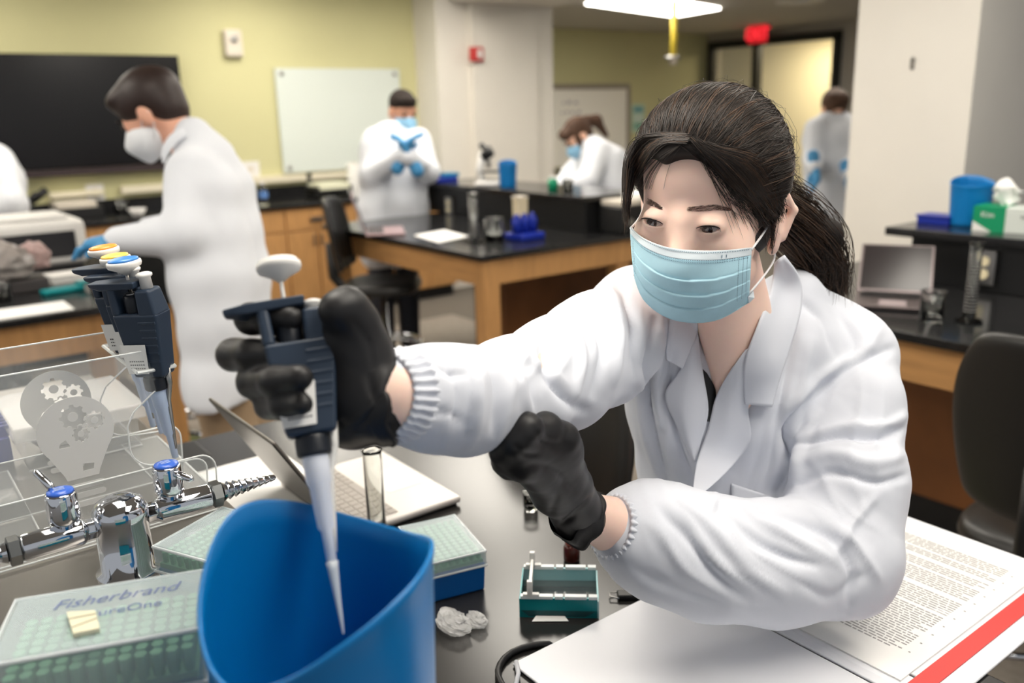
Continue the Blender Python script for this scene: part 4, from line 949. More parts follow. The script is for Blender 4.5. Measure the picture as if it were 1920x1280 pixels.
# bottom rails, foot plates and the slotted pipette shelf
rail = [(ctr+.185, 1.102), (ctr+.188, 1.15)]+arc((ctr+.17, 1.155), .018, 0, 90, 6)+[(2*ctr-a, b) for a, b in ([(ctr+.185, 1.102), (ctr+.188, 1.15)]+arc((ctr+.17, 1.155), .018, 0, 90, 6))[::-1]]
for xx in (XF+.004, XR_-.004):
    r_ = sheet('bottom_rail', xx, rail, M_pane, st); rim('polished_edge', xx+.0014, rail, 0.0010, M_aedge, r_)
for y_a, y_b in ((.255, .305), (.02, .112)):
    p_ = obj('foot_plate', MB().box(-1.265, -1.01, y_a, y_b, LZ+.0005, LZ+.005), M_pane, st, world=True)
    obj('polished_edge', MB().tube([(-1.01, y_a, LZ+.003), (-1.01, y_b, LZ+.003), (-1.265, y_b, LZ+.003), (-1.265, y_a, LZ+.003), (-1.01, y_a, LZ+.003)], .0013, 6), M_aedge, p_, world=True)
p_ = obj('pipette_shelf', MB().box(-1.118, -0.968, .222, .262, 1.281, 1.287), M_pane, st, world=True)
obj('polished_edge', MB().tube([(-.968, .222, 1.284), (-.968, .262, 1.284), (-1.118, .262, 1.284), (-1.118, .222, 1.284), (-.968, .222, 1.284)], .0022, 6), M_aedge, p_, world=True)
def gear(cx_, cy_, r, n=8, hole=0.38):
    pts = []
    for i in range(n):
        for k_, rr in ((-.3, .8), (-.18, 1.0), (.18, 1.0), (.3, .8)):
            a = 2*PI*(i+k_)/n; pts.append((cx_+rr*r*math.cos(a), cy_+rr*r*math.sin(a)))
    return pts, [(cx_+hole*r*math.cos(2*PI*i/20), cy_+hole*r*math.sin(2*PI*i/20)) for i in range(20)]
def flat_shape(loops):
    cu = bpy.data.curves.new('c', 'CURVE'); cu.dimensions = '2D'; cu.fill_mode = 'BOTH'; cu.extrude = 0.0002
    for L_ in loops:
        sp = cu.splines.new('POLY'); sp.points.add(len(L_)-1); sp.use_cyclic_u = True
        for q_, (a, b) in zip(sp.points, L_): q_.co = (a, b, 0, 1)
    o = bpy.data.objects.new('c', cu); C.objects.link(o); dg = bpy.context.evaluated_depsgraph_get(); e_ = o.evaluated_get(dg); me = e_.to_mesh()
    V = [tuple(v.co) for v in me.vertices]; Fc = [tuple(p.vertices) for p in me.polygons]; e_.to_mesh_clear(); bpy.data.objects.remove(o); bpy.data.curves.remove(cu)
    return V, Fc
R_ = 1.0
bulb = [(math.cos(math.radians(a)), math.sin(math.radians(a))) for a in np.linspace(-38, 218, 50)]
bulb += [(-.62, -.95), (-.46, -1.28), (-.42, -1.42), (.42, -1.42), (.46, -1.28), (.62, -.95)]
loops = [bulb]
for g_ in ((-.02, .42, .36), (.52, .2, .27), (.12, -.12, .24)):
    a_, b_ = gear(*g_); loops += [a_, b_]
loops += [[(.02, -1.22), (.3, -1.22), (.34, -1.05), (.04, -1.0)], [(-.45, -.28), (-.3, -.2), (-.2, -.42), (-.5, -.42)]]
for k_ in range(3):
    y_ = -1.66-.27*k_; w_ = .46-.05*(k_ == 2); loops.append(arc((w_, y_), .085, -90, 90, 5)+arc((-w_, y_), .085, 90, 270, 5))
V2, F2 = flat_shape(loops)
for xx, cy_, cz_, rr in ((XF+.0032, pX(141, 806, XF)[1], pX(141, 806, XF)[2], .0375), (XR_+.0032, pX(105, 752, XR_)[1], pX(105, 752, XR_)[2], .0375)):
    obj('frosted_bulb', ([(xx+v[2], cy_+v[0]*rr, cz_+v[1]*rr) for v in V2], F2), M_frost, st, world=True)
# ---- the three pipettes in the stand
hint = CR-0.25*CF
for i, (nm, rgb, kx, ky, tx, ty, X_) in enumerate((('blue', (60, 130, 205), 232, 483, 325, 858, -0.985), ('yellow', (245, 205, 90), 216, 476, 300, 812, -1.025), ('orange', (250, 150, 60), 194, 460, 284, 800, -1.06))):
    pt_, pb_ = pX(kx, ky, X_), pX(tx, ty, X_)
    pipette(['blue-capped pipette, front one hanging in the acrylic stand', 'yellow-capped pipette, middle one hanging in the acrylic stand', 'orange-capped pipette, rearmost one hanging in the acrylic stand'][i], pb_, pt_, hint, mat('cap_'+nm, rgb, 0.3), 'pipettes in the acrylic stand')
# ---- chrome gas turret
gx, gy = -0.885, 0.168
gt = thing('gas_tap', 'chrome two-way laboratory gas tap with blue-topped valves on the ledge', 'gas tap', (gx, gy, LZ))
obj('column', MB().lathe([(.031, 0), (.031, .004), (.0255, .006), (.0255, .058), (.0265, .062), (.0265, .070), (.022, .079), (.012, .084), (1e-4, .085)], n=40), M_chrome, gt, smooth=True)
za = .058
for sd, hd in ((1, (.55, .25, -.05)), (-1, (-.6, -.45, .75))):
    A = lambda d, dz=0, dx=0: (dx, sd*d, za+dz)
    ax = (0, sd, 0)
    obj('union_nut', MB().lathe([(.0105, .024), (.0105, .034)], (0, 0, za), ax, n=6), M_chrome, gt, bevel=.0008)
    obj('valve_body', MB().lathe([(.008, .030), (.0125, .036), (.0135, .038), (.0135, .088), (.0115, .091)], (0, 0, za), ax, n=28), M_chrome, gt, smooth=True)
    obj('hex_nut', MB().lathe([(.0125, .091), (.0145, .092), (.0145, .101), (.0125, .102)], (0, 0, za), ax, n=6), mat('dull_nickel', (110, 112, 112), 0.35, 1.0), gt)
    pf = []
    for k_ in range(9): d_ = .102+k_*.0068; r0 = .0098-k_*.00078; pf += [(r0*.80, d_), (r0*1.12, d_+.0012), (r0*.80, d_+.0064)]
    pf.append((.0016, .164)); obj('hose_barb', MB().lathe(pf, (0, 0, za), ax, n=24), M_chrome, gt, smooth=False)
    yk = sd*.050
    kn = obj('valve_knob', MB().lathe([(.009, .008), (.010, .014), (.0145, .017), (.0150, .022), (.0142, .044), (.0135, .046)], (0, yk, za), n=32), M_chrome, gt, smooth=True)
    obj('blue_cap', MB().lathe([(.0125, .046), (.0118, .048), (.007, .0492), (1e-4, .0495)], (0, yk, za), n=24), mat('cap_enamel_blue', (54, 96, 190), 0.25), kn, smooth=True)
    cpm = MB()
    for k_ in range(3): cpm.add([(-.004+.003*k_, yk-.005, za+.0497), (-.003+.003*k_, yk-.005, za+.0497), (-.003+.003*k_, yk+.004, za+.0497), (-.004+.003*k_, yk+.004, za+.0497)], [(0, 1, 2, 3)])
    obj('embossed_mark', cpm, M_pale, kn)
    h0_ = np.array([0, yk, za+.040]); hv = nrm(hd)
    obj('lever', MB().tube([h0_+hv*.010, h0_+hv*.016, h0_+hv*.034, h0_+hv*.037], [.0026, .0042, .0036, .002], 12), M_chrome, kn, smooth=True)
# ---- tip boxes
def tipbox(label, P0, P1, P3, z0, hbase, hlid, base_rgb, group=None, rackm=None, lidm=None, openlid=False, textlines=None, tag_=False):
    """P0,P1,P3: three world xy corners of the top (P0-P1 long side)"""
    P0, P1, P3 = [np.array(p[:2], float) for p in (P0, P1, P3)]
    ex_ = P1-P0; W_ = np.linalg.norm(ex_); ex_ /= W_; ey_ = np.array([-ex_[1], ex_[0]]); D_ = (P3-P0)@ey_
    if D_ < 0: ey_ = -ey_; D_ = -D_
    ang = math.atan2(ex_[1], ex_[0]); c_ = P0+ex_*W_/2+ey_*D_/2
    t = thing('tip_box', label, 'tip box', (c_[0], c_[1], z0), ang, group); a, b = W_/2, D_/2
    bm = mat('tipbase_%d_%d_%d' % base_rgb, base_rgb, 0.35)
    obj('base', MB().hexa([(-a*.95, -b*.95, 0), (a*.95, -b*.95, 0), (a*.95, b*.95, 0), (-a*.95, b*.95, 0)], [(-a*.985, -b*.985, hbase), (a*.985, -b*.985, hbase), (a*.985, b*.985, hbase), (-a*.985, b*.985, hbase)]), bm, t, bevel=.003)
    rk_ = obj('rack', MB().box(-a*.93, a*.93, -b*.93, b*.93, hbase, hbase+.005), rackm or M_tipg, t)
    tips = MB()
    for i in range(12):
        for j in range(8): tips.lathe([(.0036*W_/.125, 0), (.0042*W_/.125, hlid*.45), (.003*W_/.125, hlid*.45)], (-a*.85+i*a*1.7/11, -b*.82+j*b*1.64/7, hbase+.005), n=6)
    obj('pipette_tips', tips, rackm or M_tipg, t)['kind'] = 'stuff'
    zt = hbase+hlid; lid = MB(); th = .0012
    o4 = lambda k, z: [(-a*k, -b*k, z), (a*k, -b*k, z), (a*k, b*k, z), (-a*k, b*k, z)]
    lid.add(o4(1.01, hbase-.004)+o4(1.0, zt-.003)+o4(.975, zt)+o4(.955, zt-th)+o4(.98, zt-.004)+o4(.99, hbase-.004),
            [(i+4*k, (i+1) % 4+4*k, (i+1) % 4+4*k+4, i+4*k+4) for k in range(2) for i in range(4)]+[(8, 9, 10, 11)]+[(15, 14, 13, 12)]+[(i+4*k+4, (i+1) % 4+4*k+4, (i+1) % 4+4*k, i+4*k) for k in (3, 4) for i in range(4)]+[(i, i+20, (i+1) % 4+20, (i+1) % 4) for i in range(4)])
    L_ = obj('lid', lid, lidm or M_cloud, t)
    obj('lid_rim', MB().tube([o4(1.0, zt-.002)[i % 4] for i in range(5)], .0016, 6).tube([o4(1.012, hbase-.003)[i % 4] for i in range(5)], .0016, 6), mat('cloudy_rim', (222, 228, 230), 0.3, alpha=0.75), L_)
    obj('latch', MB().box(-.012, .012, -b*1.03, -b*1.0, hbase-.02, hbase+.006), mat('cloudy_rim', (222, 228, 230), 0.3, alpha=0.75), t, bevel=.001)
    return t, c_, ang, ex_, ey_, a, b, z0+zt
r = tipbox('large tip box with cloudy lid and green tips at the lower left photo corner', (-.723, .053), (-.673, .184), (-.637, .031), LZ, .047, .043, (0, 110, 132))
t_, c_, ang, ex_, ey_, a, b, zt = r
p0 = pz(235, 1118, zt); exx = np.array([*ex_, 0]); eyy = np.array([-ex_[1], ex_[0], 0])
M_print = mat('blue_print', (88, 100, 140), 0.6)
lettering('lettering', 'Fisherbrand', .019, pz(218, 1118, zt), exx, eyy, M_print, t_, 0.3)
lettering('lettering', 'SureOne', .0145, pz(236, 1141, zt), exx, eyy, M_print, t_, 0.0)
bp = obj('base_print', MB().add([(-.02, -b*.985-.001, .02), (.02, -b*.985-.001, .02), (.02, -b*.985-.001, .045), (-.02, -b*.985-.001, .045)], [(0, 1, 2, 3)]), mat('pale_blue_print', (150, 190, 210), 0.6), t_)
q_ = [pz(x, y, zt+.001) for x, y in ((126, 1153), (180, 1150), (188, 1184), (138, 1194))]
gp = thing('gel_piece', 'small cream gel offcut with two scored lines on the large tip box lid', 'gel piece', (q_[0][0], q_[0][1], zt+.0005))
obj('slab', MB().hexa([(v[0], v[1], zt+.0005) for v in q_[::-1]], [(v[0], v[1], zt+.004) for v in q_[::-1]]), mat('cream_gel', (206, 202, 176), 0.4), gp, world=True)
for f0, f1 in (((0, 1), .35), ((0, 1), .75)):
    A_ = q_[0]*(1-f1)+q_[3]*f1; B_ = q_[1]*(1-f1*.6)+q_[2]*f1*.6
    obj('score_line', MB().tube([(A_[0], A_[1], zt+.0042), (B_[0], B_[1], zt+.0042)], .0004, 5), mat('score', (140, 132, 105), 0.6), gp, world=True)
tipbox('open cloudy tip box between the chrome gas tap and the big blue bucket', (-.836, .183), (-.878, .268), (-.760, .222), LZ, .020, .025, (30, 112, 150))
tipbox('blue tip box with cloudy green-tinted lid on the bench right of the bucket', pz(911, 1030, .97), pz(815, 1055, .97)+(pz(815, 1055, .97)-pz(911, 1030, .97))*.0, pz(852, 963, .97), BT, .043, .02, (0, 92, 168)) if False else None
P1 = pz(911, 1030, .972); P2 = pz(852, 963, .972); e_ = nrm((P2-P1)[:3]); perp = np.array([e_[1], -e_[0], 0]); perp = perp if perp@(pz(754, 983, .972)-P2) > 0 else -perp
r = tipbox('blue tip box with cloudy green-tinted lid on the bench right of the big bucket', P1, P2, P1+perp*.086, BT, .042, .020, (0, 92, 168))
# ---- the big blue bucket
bc = (pd(598, 1100, .568)[0], pd(598, 1100, .568)[1])
ar = math.atan2(CR[1], CR[0]); ab = math.atan2(CF[1], CF[0])
_rt = [(0, .178), (6, .179), (25, .170), (44, .162), (64, .161), (86, .166), (111, .180), (134, .190), (151, .190), (165, .178), (182, .160), (200, .142), (218, .128), (233, .122), (263, .134), (278, .145), (292, .156), (305, .163), (321, .171), (340, .176), (360, .178)]
_rs = np.interp(np.arange(360), [q[0] for q in _rt], [q[1] for q in _rt]); _kr = np.hanning(31); _kr /= _kr.sum(); _rs = np.convolve(np.r_[_rs[-15:], _rs, _rs[:15]], _kr, 'valid')
def rim_at(d): return float(np.interp(d, np.arange(361), np.r_[_rs, _rs[0]]))
BKT = slant_bucket('waste_bucket', 'big blue plastic bucket with slanting rim in front under the pipette', (bc[0], bc[1], LZ), .0755, .16, None, m=M_blue, n=128, taper=.93,
    rimfn=lambda a: rim_at(math.degrees(a-ar) % 360))
# ---- laptop with its back towards us
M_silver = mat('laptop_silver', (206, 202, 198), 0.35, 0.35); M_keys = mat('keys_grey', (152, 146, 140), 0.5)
lx0, lx1 = pz(709, 846, .926)[0], pz(865, 929, .926)[0]; ly1 = pz(865, 929, .926)[1]
lt, _M = laptop('silver laptop on the front bench, lid leaning back, hinge towards us', (lx0+lx1)/2, ly1-.104, BT, PI, lx1-lx0, .208, 121, M_silver, (mat('laptop_screen', (92, 88, 86), 0.25), mat('pad_silver', (214, 210, 206), 0.4)), keys=M_keys)
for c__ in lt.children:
    if c__.name.startswith('lid'): c__.data.materials[0] = mat('lid_silver_shaded', (132, 128, 124), 0.35, 0.8)  # same silver lid, its shading and reflection put in as a darker colour
q = pz(470, 905, BT)
pp = thing('printed_sheet', 'white printed sheets lying under the leaning laptop lid', 'paper', (-1.42, .42, BT))
obj('page', MB().box(-1.56, -1.26, .33, .60, BT, BT+.001), M_paper, pp, world=True)
pl_ = MB()
for i in range(4): pl_.box(-1.46+random.uniform(0, .02), -1.36+random.uniform(-.03, .02), .37+i*.012, .373+i*.012, BT+.001, BT+.0012)
obj('print', pl_, M_ink, pp, world=True)['kind'] = 'stuff'
q = pz(372, 868, BT)
tag(obj('power_brick', MB().box(-1.66, -1.56, .40, .47, BT, BT+.028), M_black, bevel=.006), 'black power brick lying at the bench end behind the acrylic stand', 'power brick')
q = pz(708, 1000, BT)
gtb = thing('glass_tube', 'tall narrow clear glass tube standing between bucket and laptop', 'glass tube', (q[0], q[1], BT))
hh = .142
obj('tube', MB().lathe([(.0135, 0), (.0145, .004), (.0145, hh*.96), (.0165, hh), (.0155, hh+.001), (.0128, hh*.96), (.0128, .016), (.008, .010), (1e-4, .008)], n=32, cap=False), M_glass, gtb, smooth=True)
obj('base_disc', MB().lathe([(.0145, 0), (.0145, .003)], n=32), M_glass, gtb)
# ---- clear boxes on the ledge
cb = thing('clear_box', 'clear plastic box with cloudy lid on the ledge behind the frosted bulb panels', 'box', (-1.32, .2, LZ))
obj('tray', MB().box(-1.405, -1.245, .135, .278, LZ, LZ+.045), mat('clear_wall', (235, 238, 240), 0.08, alpha=0.22, spec=0.8), cb, world=True, bevel=.003)
obj('contents', crumple((-1.325, .205, LZ+.02), .055, 5, sc=(1.1, 1.0, .35)), mat('crinkled_film', (212, 210, 208), 0.3, alpha=.6), cb, world=True)
obj('lid', MB().box(-1.415, -1.235, .122, .288, LZ+.045, LZ+.066), mat('cloudy_lid', (206, 206, 206), 0.25, alpha=0.45), cb, world=True, bevel=.003)
obj('rim', MB().tube([(-1.245, .135, LZ+.003), (-1.245, .278, LZ+.003), (-1.405, .278, LZ+.003)], .0012, 6), M_aedge, cb, world=True)
q = pz(8, 868, LZ)
br_ = thing('tube_rack', 'dark blue ribbed tube rack at the left photo edge on the ledge', 'rack', (q[0], q[1], LZ))
obj('base', MB().box(-.22, .0, -.12, .012, 0, .035), M_dblue, br_, bevel=.002)
rr_ = MB()
for i in range(14): rr_.box(-.215+i*.0155, -.209+i*.0155, -.12, .014, .035, .05)
rs = obj('rib', rr_, M_dblue, br_); rs['kind'] = 'stuff'
sb_ = thing('acrylic_block', 'small bright acrylic block edge cut by the left photo edge', 'block', (-1.12, .06, LZ)); obj('block', MB().box(-1.13, -1.08, .03, .105, 1.262, 1.27), M_aedge, sb_, world=True); sb_.parent = None
bpy.data.objects.remove(sb_.children[0]); bpy.data.objects.remove(sb_)
# ---- gel casting tray
G = [pz(x, y, .94) for x, y in ((976, 1118), (1120, 1120), (1127, 1065), (1005, 1060))]
ex_ = nrm(G[1]-G[0]); ang = math.atan2(ex_[1], ex_[0]); ey_ = np.array([-ex_[1], ex_[0], 0]); W_ = np.linalg.norm(G[1]-G[0]); D_ = abs((G[3]-G[0])@ey_); sg = 1 if (G[3]-G[0])@ey_ > 0 else -1
gc = G[0]+ex_*W_/2+ey_*sg*D_/2
gt_ = thing('gel_tray', 'small gel casting tray with teal sides and white comb on the bench', 'gel tray', (gc[0], gc[1], BT), ang)
a, b = W_/2, D_/2
M_tealc = mat('teal_film', (0, 132, 138), 0.25, alpha=.94); M_tealp = mat('teal_pale', (150, 200, 204), 0.25, alpha=.8)
obj('floor_plate', MB().box(-a, a, -b, b, .001, .010), mat('smoke_plate', (70, 78, 80), 0.1, alpha=.6), gt_)
for y_, mm in ((-b, M_tealc), (b-.004, M_tealp)):
    w_ = obj('side_wall', MB().box(-a, a, y_, y_+.004, 0, .028), mm, gt_)
    rl = MB(); e0 = [-a, -a*.16, -a*.10, a*.10, a*.16, a*.72, a*.78, a]
    for i in range(0, 8, 2): rl.box(e0[i], e0[i+1], y_-.001, y_+.006, .027, .031)
    obj('notched_rail', rl, M_aedge, w_)
obj('teal_tape', MB().box(-a-.002, -a, -b, b, 0, .027), M_tealc, gt_); obj('teal_tape', MB().box(a, a+.002, -b, b, 0, .024), M_tealp, gt_)
obj('tape_flap', MB().hexa([(-a*.7, -b-.012, .001), (a*.25, -b-.010, .001), (a*.15, -b-.001, .002), (-a*.6, -b-.001, .002)], [(-a*.7, -b-.012, .0018), (a*.25, -b-.010, .0018), (a*.15, -b-.001, .003), (-a*.6, -b-.001, .003)]), M_white, gt_)
cmb = MB(); cx_ = -a+.012
cmb.box(cx_-.002, cx_+.002, -b-.001, b+.001, .033, .042)
for y_ in (-b+.002, b-.002): cmb.box(cx_-.0035, cx_+.0035, y_-.003, y_+.003, .028, .052); cmb.prism([(cx_-.009, y_-.003), (cx_+.012, y_-.003), (cx_+.012, y_+.003), (cx_-.009, y_+.003)], .031, .034)
co = obj('comb', cmb, M_white, gt_, bevel=.0006)
for i in range(8): obj('tooth', MB().box(cx_-.001, cx_+.001, -b+.008+i*(2*b-.016)/8, -b+.008+(i+.6)*(2*b-.016)/8, .014, .033), M_white, co)
# ---- small things
q = pz(850, 1180, BT)
tag(obj('plastic_wrapper', crumple((q[0], q[1], BT+.010), .022, 21, n=26, sc=(1.25, .8, .55), amp=.6), mat('crinkled_clear', (225, 225, 225), 0.15, alpha=.35, spec=.8)), 'crumpled clear plastic wrapper on the bench below the blue tip box', 'wrapper')
tag(obj('wrapper_scrap', crumple((q[0]+.012, q[1]+.028, BT+.008), .014, 33, n=22, sc=(1.2, .8, .6), amp=.6), mat('crinkled_clear2', (215, 215, 215), 0.15, alpha=.4, spec=.8)), 'smaller scrap of the crumpled wrapper nearer the gel tray', 'wrapper')
q = pz(1072, 1050, BT)
vv = thing('amber_vial', 'dark brown capped vial standing behind the gel tray under the wrist', 'vial', q)
obj('body', MB().lathe([(.011, 0), (.012, .003), (.012, .022), (.008, .027)], n=20), mat('amber_glass', (58, 20, 14), 0.1), vv, smooth=True); obj('cap', MB().lathe([(.0095, .027), (.0095, .034)], n=20), mat('vial_cap', (120, 60, 50), .4), vv)
q = pz(995, 955, BT); beaker('small clear glass vial standing on the bench under the gloved fist', q, .012, .03, 'glass_vial', 'vial')
q = pz(1185, 1120, BT)
bcp = thing('binder_clip', 'small dark metal clip on the bench by the folder edge under the sleeve', 'clip', q, .9); obj('jaw', MB().box(-.02, .012, -.008, .008, 0, .008), M_black, bcp, bevel=.002); obj('wire', MB().tube([(-.018, -.008, .004), (-.03, -.005, .005), (-.03, .005, .005), (-.018, .008, .004)], .001, 6), M_steel, bcp)
cpts = [pz(x, y, BT+.004) for x, y in ((1040, 1206), (1000, 1207), (955, 1221), (934, 1246), (932, 1268), (945, 1290), (965, 1310))]
tag(obj('black_cable', MB().tube([tuple(p) for p in cpts], .0042, 10), M_black, smooth=True, sub=1), 'black cable looped on the bench at the lower corner of the white binder', 'cable')
# ---- ring binder lying open
zb = BT+.001
bi = thing('ring_binder', 'large white ring binder lying open under the woman\'s elbow, red strip', 'binder', (-.55, .85, BT))
bx0, bx1 = -.722, -.362
M_binder = mat('binder_vinyl', (222, 223, 228), 0.35, spec=.5)
obj('left_cover', MB().box(bx0, bx1, .535, .825, zb, zb+.004), M_binder, bi, world=True, bevel=.0015)
obj('right_cover', MB().box(bx0, bx1, .875, 1.245, zb, zb+.004), M_binder, bi, world=True, bevel=.0015)
obj('spine', MB().box(bx0, bx1, .829, .871, zb, zb+.004), M_binder, bi, world=True, bevel=.0015)
obj('red_strip', MB().box(-.408, -.386, .84, 1.24, zb+.0042, zb+.0055), mat('red_strip', (204, 48, 44), 0.45), bi, world=True)
obj('page', MB().box(-.708, -.415, .852, 1.225, zb+.0045, zb+.0062), M_paper, bi, world=True)
pt = MB(); yy_ = 1.185
rn = random.Random(5)
rowi = 0
while yy_ > .90:
    gap = .0054
    if rowi in (5, 9, 10, 15, 23, 24, 33): yy_ -= gap*.9; rowi += 1; continue
    xx = -.445+rn.choice([0, 0, 0, -.012]); xe = -.690+rn.uniform(0, .02)+(.05 if rowi in (8, 22, 14) else 0)
    while xx > xe:
        w_ = rn.uniform(.004, .014); pt.box(xx-w_, xx, yy_, yy_+.0020, zb+.0062, zb+.00635); xx -= w_+.0018
    if rowi % 5 == 2: pt.box(-.437, -.4345, yy_, yy_+.002, zb+.0062, zb+.00635)
    yy_ -= gap; rowi += 1
obj('print', pt, mat('print_grey', (120, 118, 118), .8), bi, world=True)['kind'] = 'stuff'
P = []
for i in range(40):
    row = []
    for j in range(36):
        x_ = -.714+.302*j/35; y_ = .838+.395*i/39
        row.append((x_, y_, zb+.0078+.0016*math.sin(x_*60+3*math.sin(y_*22))*math.sin(y_*35+x_*20)*min(1, j/6, (35-j)/3, i/4, (39-i)/4)))
    P.append(row)
obj('sheet_protector', MB().grid(P), mat('clear_film', (255, 255, 255), 0.06, alpha=.10, spec=1.0), bi, world=True, smooth=True)
obj('corner_clip', MB().tube([tuple(pz(x, y, zb+.006)) for x, y in ((968, 1240), (972, 1262), (966, 1290))], .0028, 8), mat('pale_grey', (190, 192, 198), .4), bi, world=True, smooth=True)
# ================================================================ the woman in front
from mathutils.bvhtree import BVHTree
WM = thing('person', 'young woman in front in white lab coat, pale blue mask, black gloves, pipetting', 'person', (-.72, .98, 0))
M_fskin = mat('face_skin', (250, 213, 196), 0.5, noise=(16, 0.05), bump=(500, 0.06, 0.0006), sss=0.2)
M_hairw = mat('hair_dark', (34, 28, 25), 0.62, noise=(50, 0.2), spec=0.3)
M_strand = mat('hair_strand_dark', (46, 38, 33), 0.46, noise=(30, 0.25), spec=0.45)
M_strandb = mat('hair_strand_brown', (80, 60, 46), 0.5, noise=(30, 0.25), spec=0.4)
M_glovek = mat('glove_black', (30, 29, 30), 0.46, noise=(20, 0.1), spec=0.45)
M_wcoat = mat('coat_cotton', (216, 219, 228), 0.85, bump=(900, 0.06, 0.0005), sheen=0.15)
M_maskb = mat('mask_pleated_blue', (178, 217, 231), 0.85, noise=(60, 0.04), bump=(700, 0.1, 0.0005))
M_maskw = mat('mask_band_white', (222, 232, 238), 0.85, bump=(700, 0.1, 0.0005))
def c2w(v): return CR*v[0]+CD*v[1]+CF*v[2]
uc = np.array([-.0, -.927, -.375]); lc_ = np.array([.885, .155, -.44]); lc_ = nrm(lc_-uc*(lc_@uc)); fc_ = np.cross(lc_, uc)
HL, HF, HU = c2w(lc_), c2w(fc_), c2w(uc); HC = pd(1279.5, 421, .905)-HF*.085
RH = np.array([HL, HF, HU])
def W(a, b, d): return HC+HL*a+HF*b+HU*d
def loc(P): return (np.asarray(P)-HC)@RH.T
# ---- head, neck and chest: one fine skin
sk = [('e', W(0, -.015, .030), (.073, .092, .086), RH), ('e', W(0, .028, -.025), (.061, .060, .085), RH), ('e', W(0, .030, .045), (.058, .052, .045), RH),
      ('e', W(.040, .046, -.030), (.026, .030, .030), RH), ('e', W(-.040, .046, -.030), (.026, .030, .030), RH),
      ('c', W(.044, .0, -.066), W(.012, .056, -.094), .020, .019), ('c', W(-.044, .0, -.066), W(-.012, .056, -.094), .020, .019),
      ('e', W(0, .070, -.075), (.030, .020, .025), RH),
      ('e', W(0, .076, .002), (.015, .013, .016), RH, 'u', .012), ('c', W(0, .083, -.004), W(0, .100, -.034), .0065, .0100, 'u', .016), ('c', W(-.011, .090, -.038), W(.011, .090, -.038), .0085, .0085, 'u', .006),
      ('c', W(-.016, .089, -.066), W(.016, .089, -.066), .006, .006, 'u', .006), ('c', W(-.013, .088, -.074), W(.013, .088, -.074), .006, .006, 'u', .005)]
for sd in (-1, 1):
    sk += [('e', W(sd*.031-.002, .105, .002), (.018, .0135, .0115), RH, 's', .014)]
for sd in (-1, 1):
    ex = sd*.0300-.0020
    sk += [('e', W(ex, .0745, .000), (.0150, .0145, .0125), RH, 'u', .006)]
    tl = math.radians(7)*sd; REye = np.array([HL*math.cos(tl)+HU*math.sin(tl), HF, HU*math.cos(tl)-HL*math.sin(tl)])
    sk += [('e', W(ex, .0915, -.0014), (.0128, .0130, .0038), REye, 's', .0010)]
    sk += [('c', W(ex-sd*.008, .0915, .0052), W(ex+sd*.011, .0870, .0078), .0009, .0009, 's', .0015)]
    # ear
    eo = .003 if sd > 0 else -.006
    sk += [('e', W(sd*(.0760+eo), -.010, -.008), (.006, .018, .032), RH, 'u', .006), ('c', W(sd*(.080+eo), -.016, .020), W(sd*(.088+eo), -.026, .002), .0042, .0045, 'u', .004), ('c', W(sd*(.088+eo), -.026, .002), W(sd*(.081+eo), -.018, -.028), .0045, .0045, 'u', .004),
           ('c', W(sd*.078, .0, .016), W(sd*.080, -.016, .020), .004, .0042, 'u', .004), ('e', W(sd*.077, -.006, -.036), (.006, .009, .010), RH, 'u', .005), ('e', W(sd*.086, -.008, -.004), (.006, .008, .015), RH, 's', .004)]
nk = pd(1398, 668, 1.075)
sk += [('c', W(0, -.030, -.045), nk, .051, .043), ('c', W(.02, .0, -.075), pd(1372, 690, 1.065), .030, .028), ('c', pd(1376, 690, 1.092), pd(1338, 800, 1.112), .043, .042)]
V1, Q1 = sdf_mesh(sk, 0.0016, 0.014, smooth=1)
# arms inside the sleeves, wrists show
ra = [(1210, 600, 1.11), (1050, 700, .93), (745, 742, .662), (690, 740, .655)]
la = [(1570, 668, 1.20), (1590, 1040, 1.05), (1150, 985, .955), (1070, 950, .905)]
arm = []
for A in (ra, la):
    rr = [.05, .042, .0265, .025]; P = [pd(*p) for p in A]
    arm += [('c', P[i], P[i+1], rr[i], rr[i+1]) for i in range(3)]
arm += [('c', pd(1560, 665, 1.22), pd(1215, 610, 1.17), .05, .05), ('c', pd(1400, 720, 1.25), pd(1390, 1000, 1.30), .09, .10)]
V2, Q2 = sdf_mesh(arm, 0.006, 0.02)
obj('body', (np.vstack([V1, V2]), np.vstack([Q1, Q2+len(V1)])), M_fskin, WM, world=True, smooth=True)
bv_skin = BVHTree.FromPolygons([tuple(v) for v in V1], [tuple(q) for q in Q1])
def drape(bv, x, y, off=0.001, default=None):
    d = ray(x, y); d = d/np.linalg.norm(d); h = bv.ray_cast(Vector(CP), Vector(d))
    if h[0] is None: return default
    return np.array(h[0])-d*off
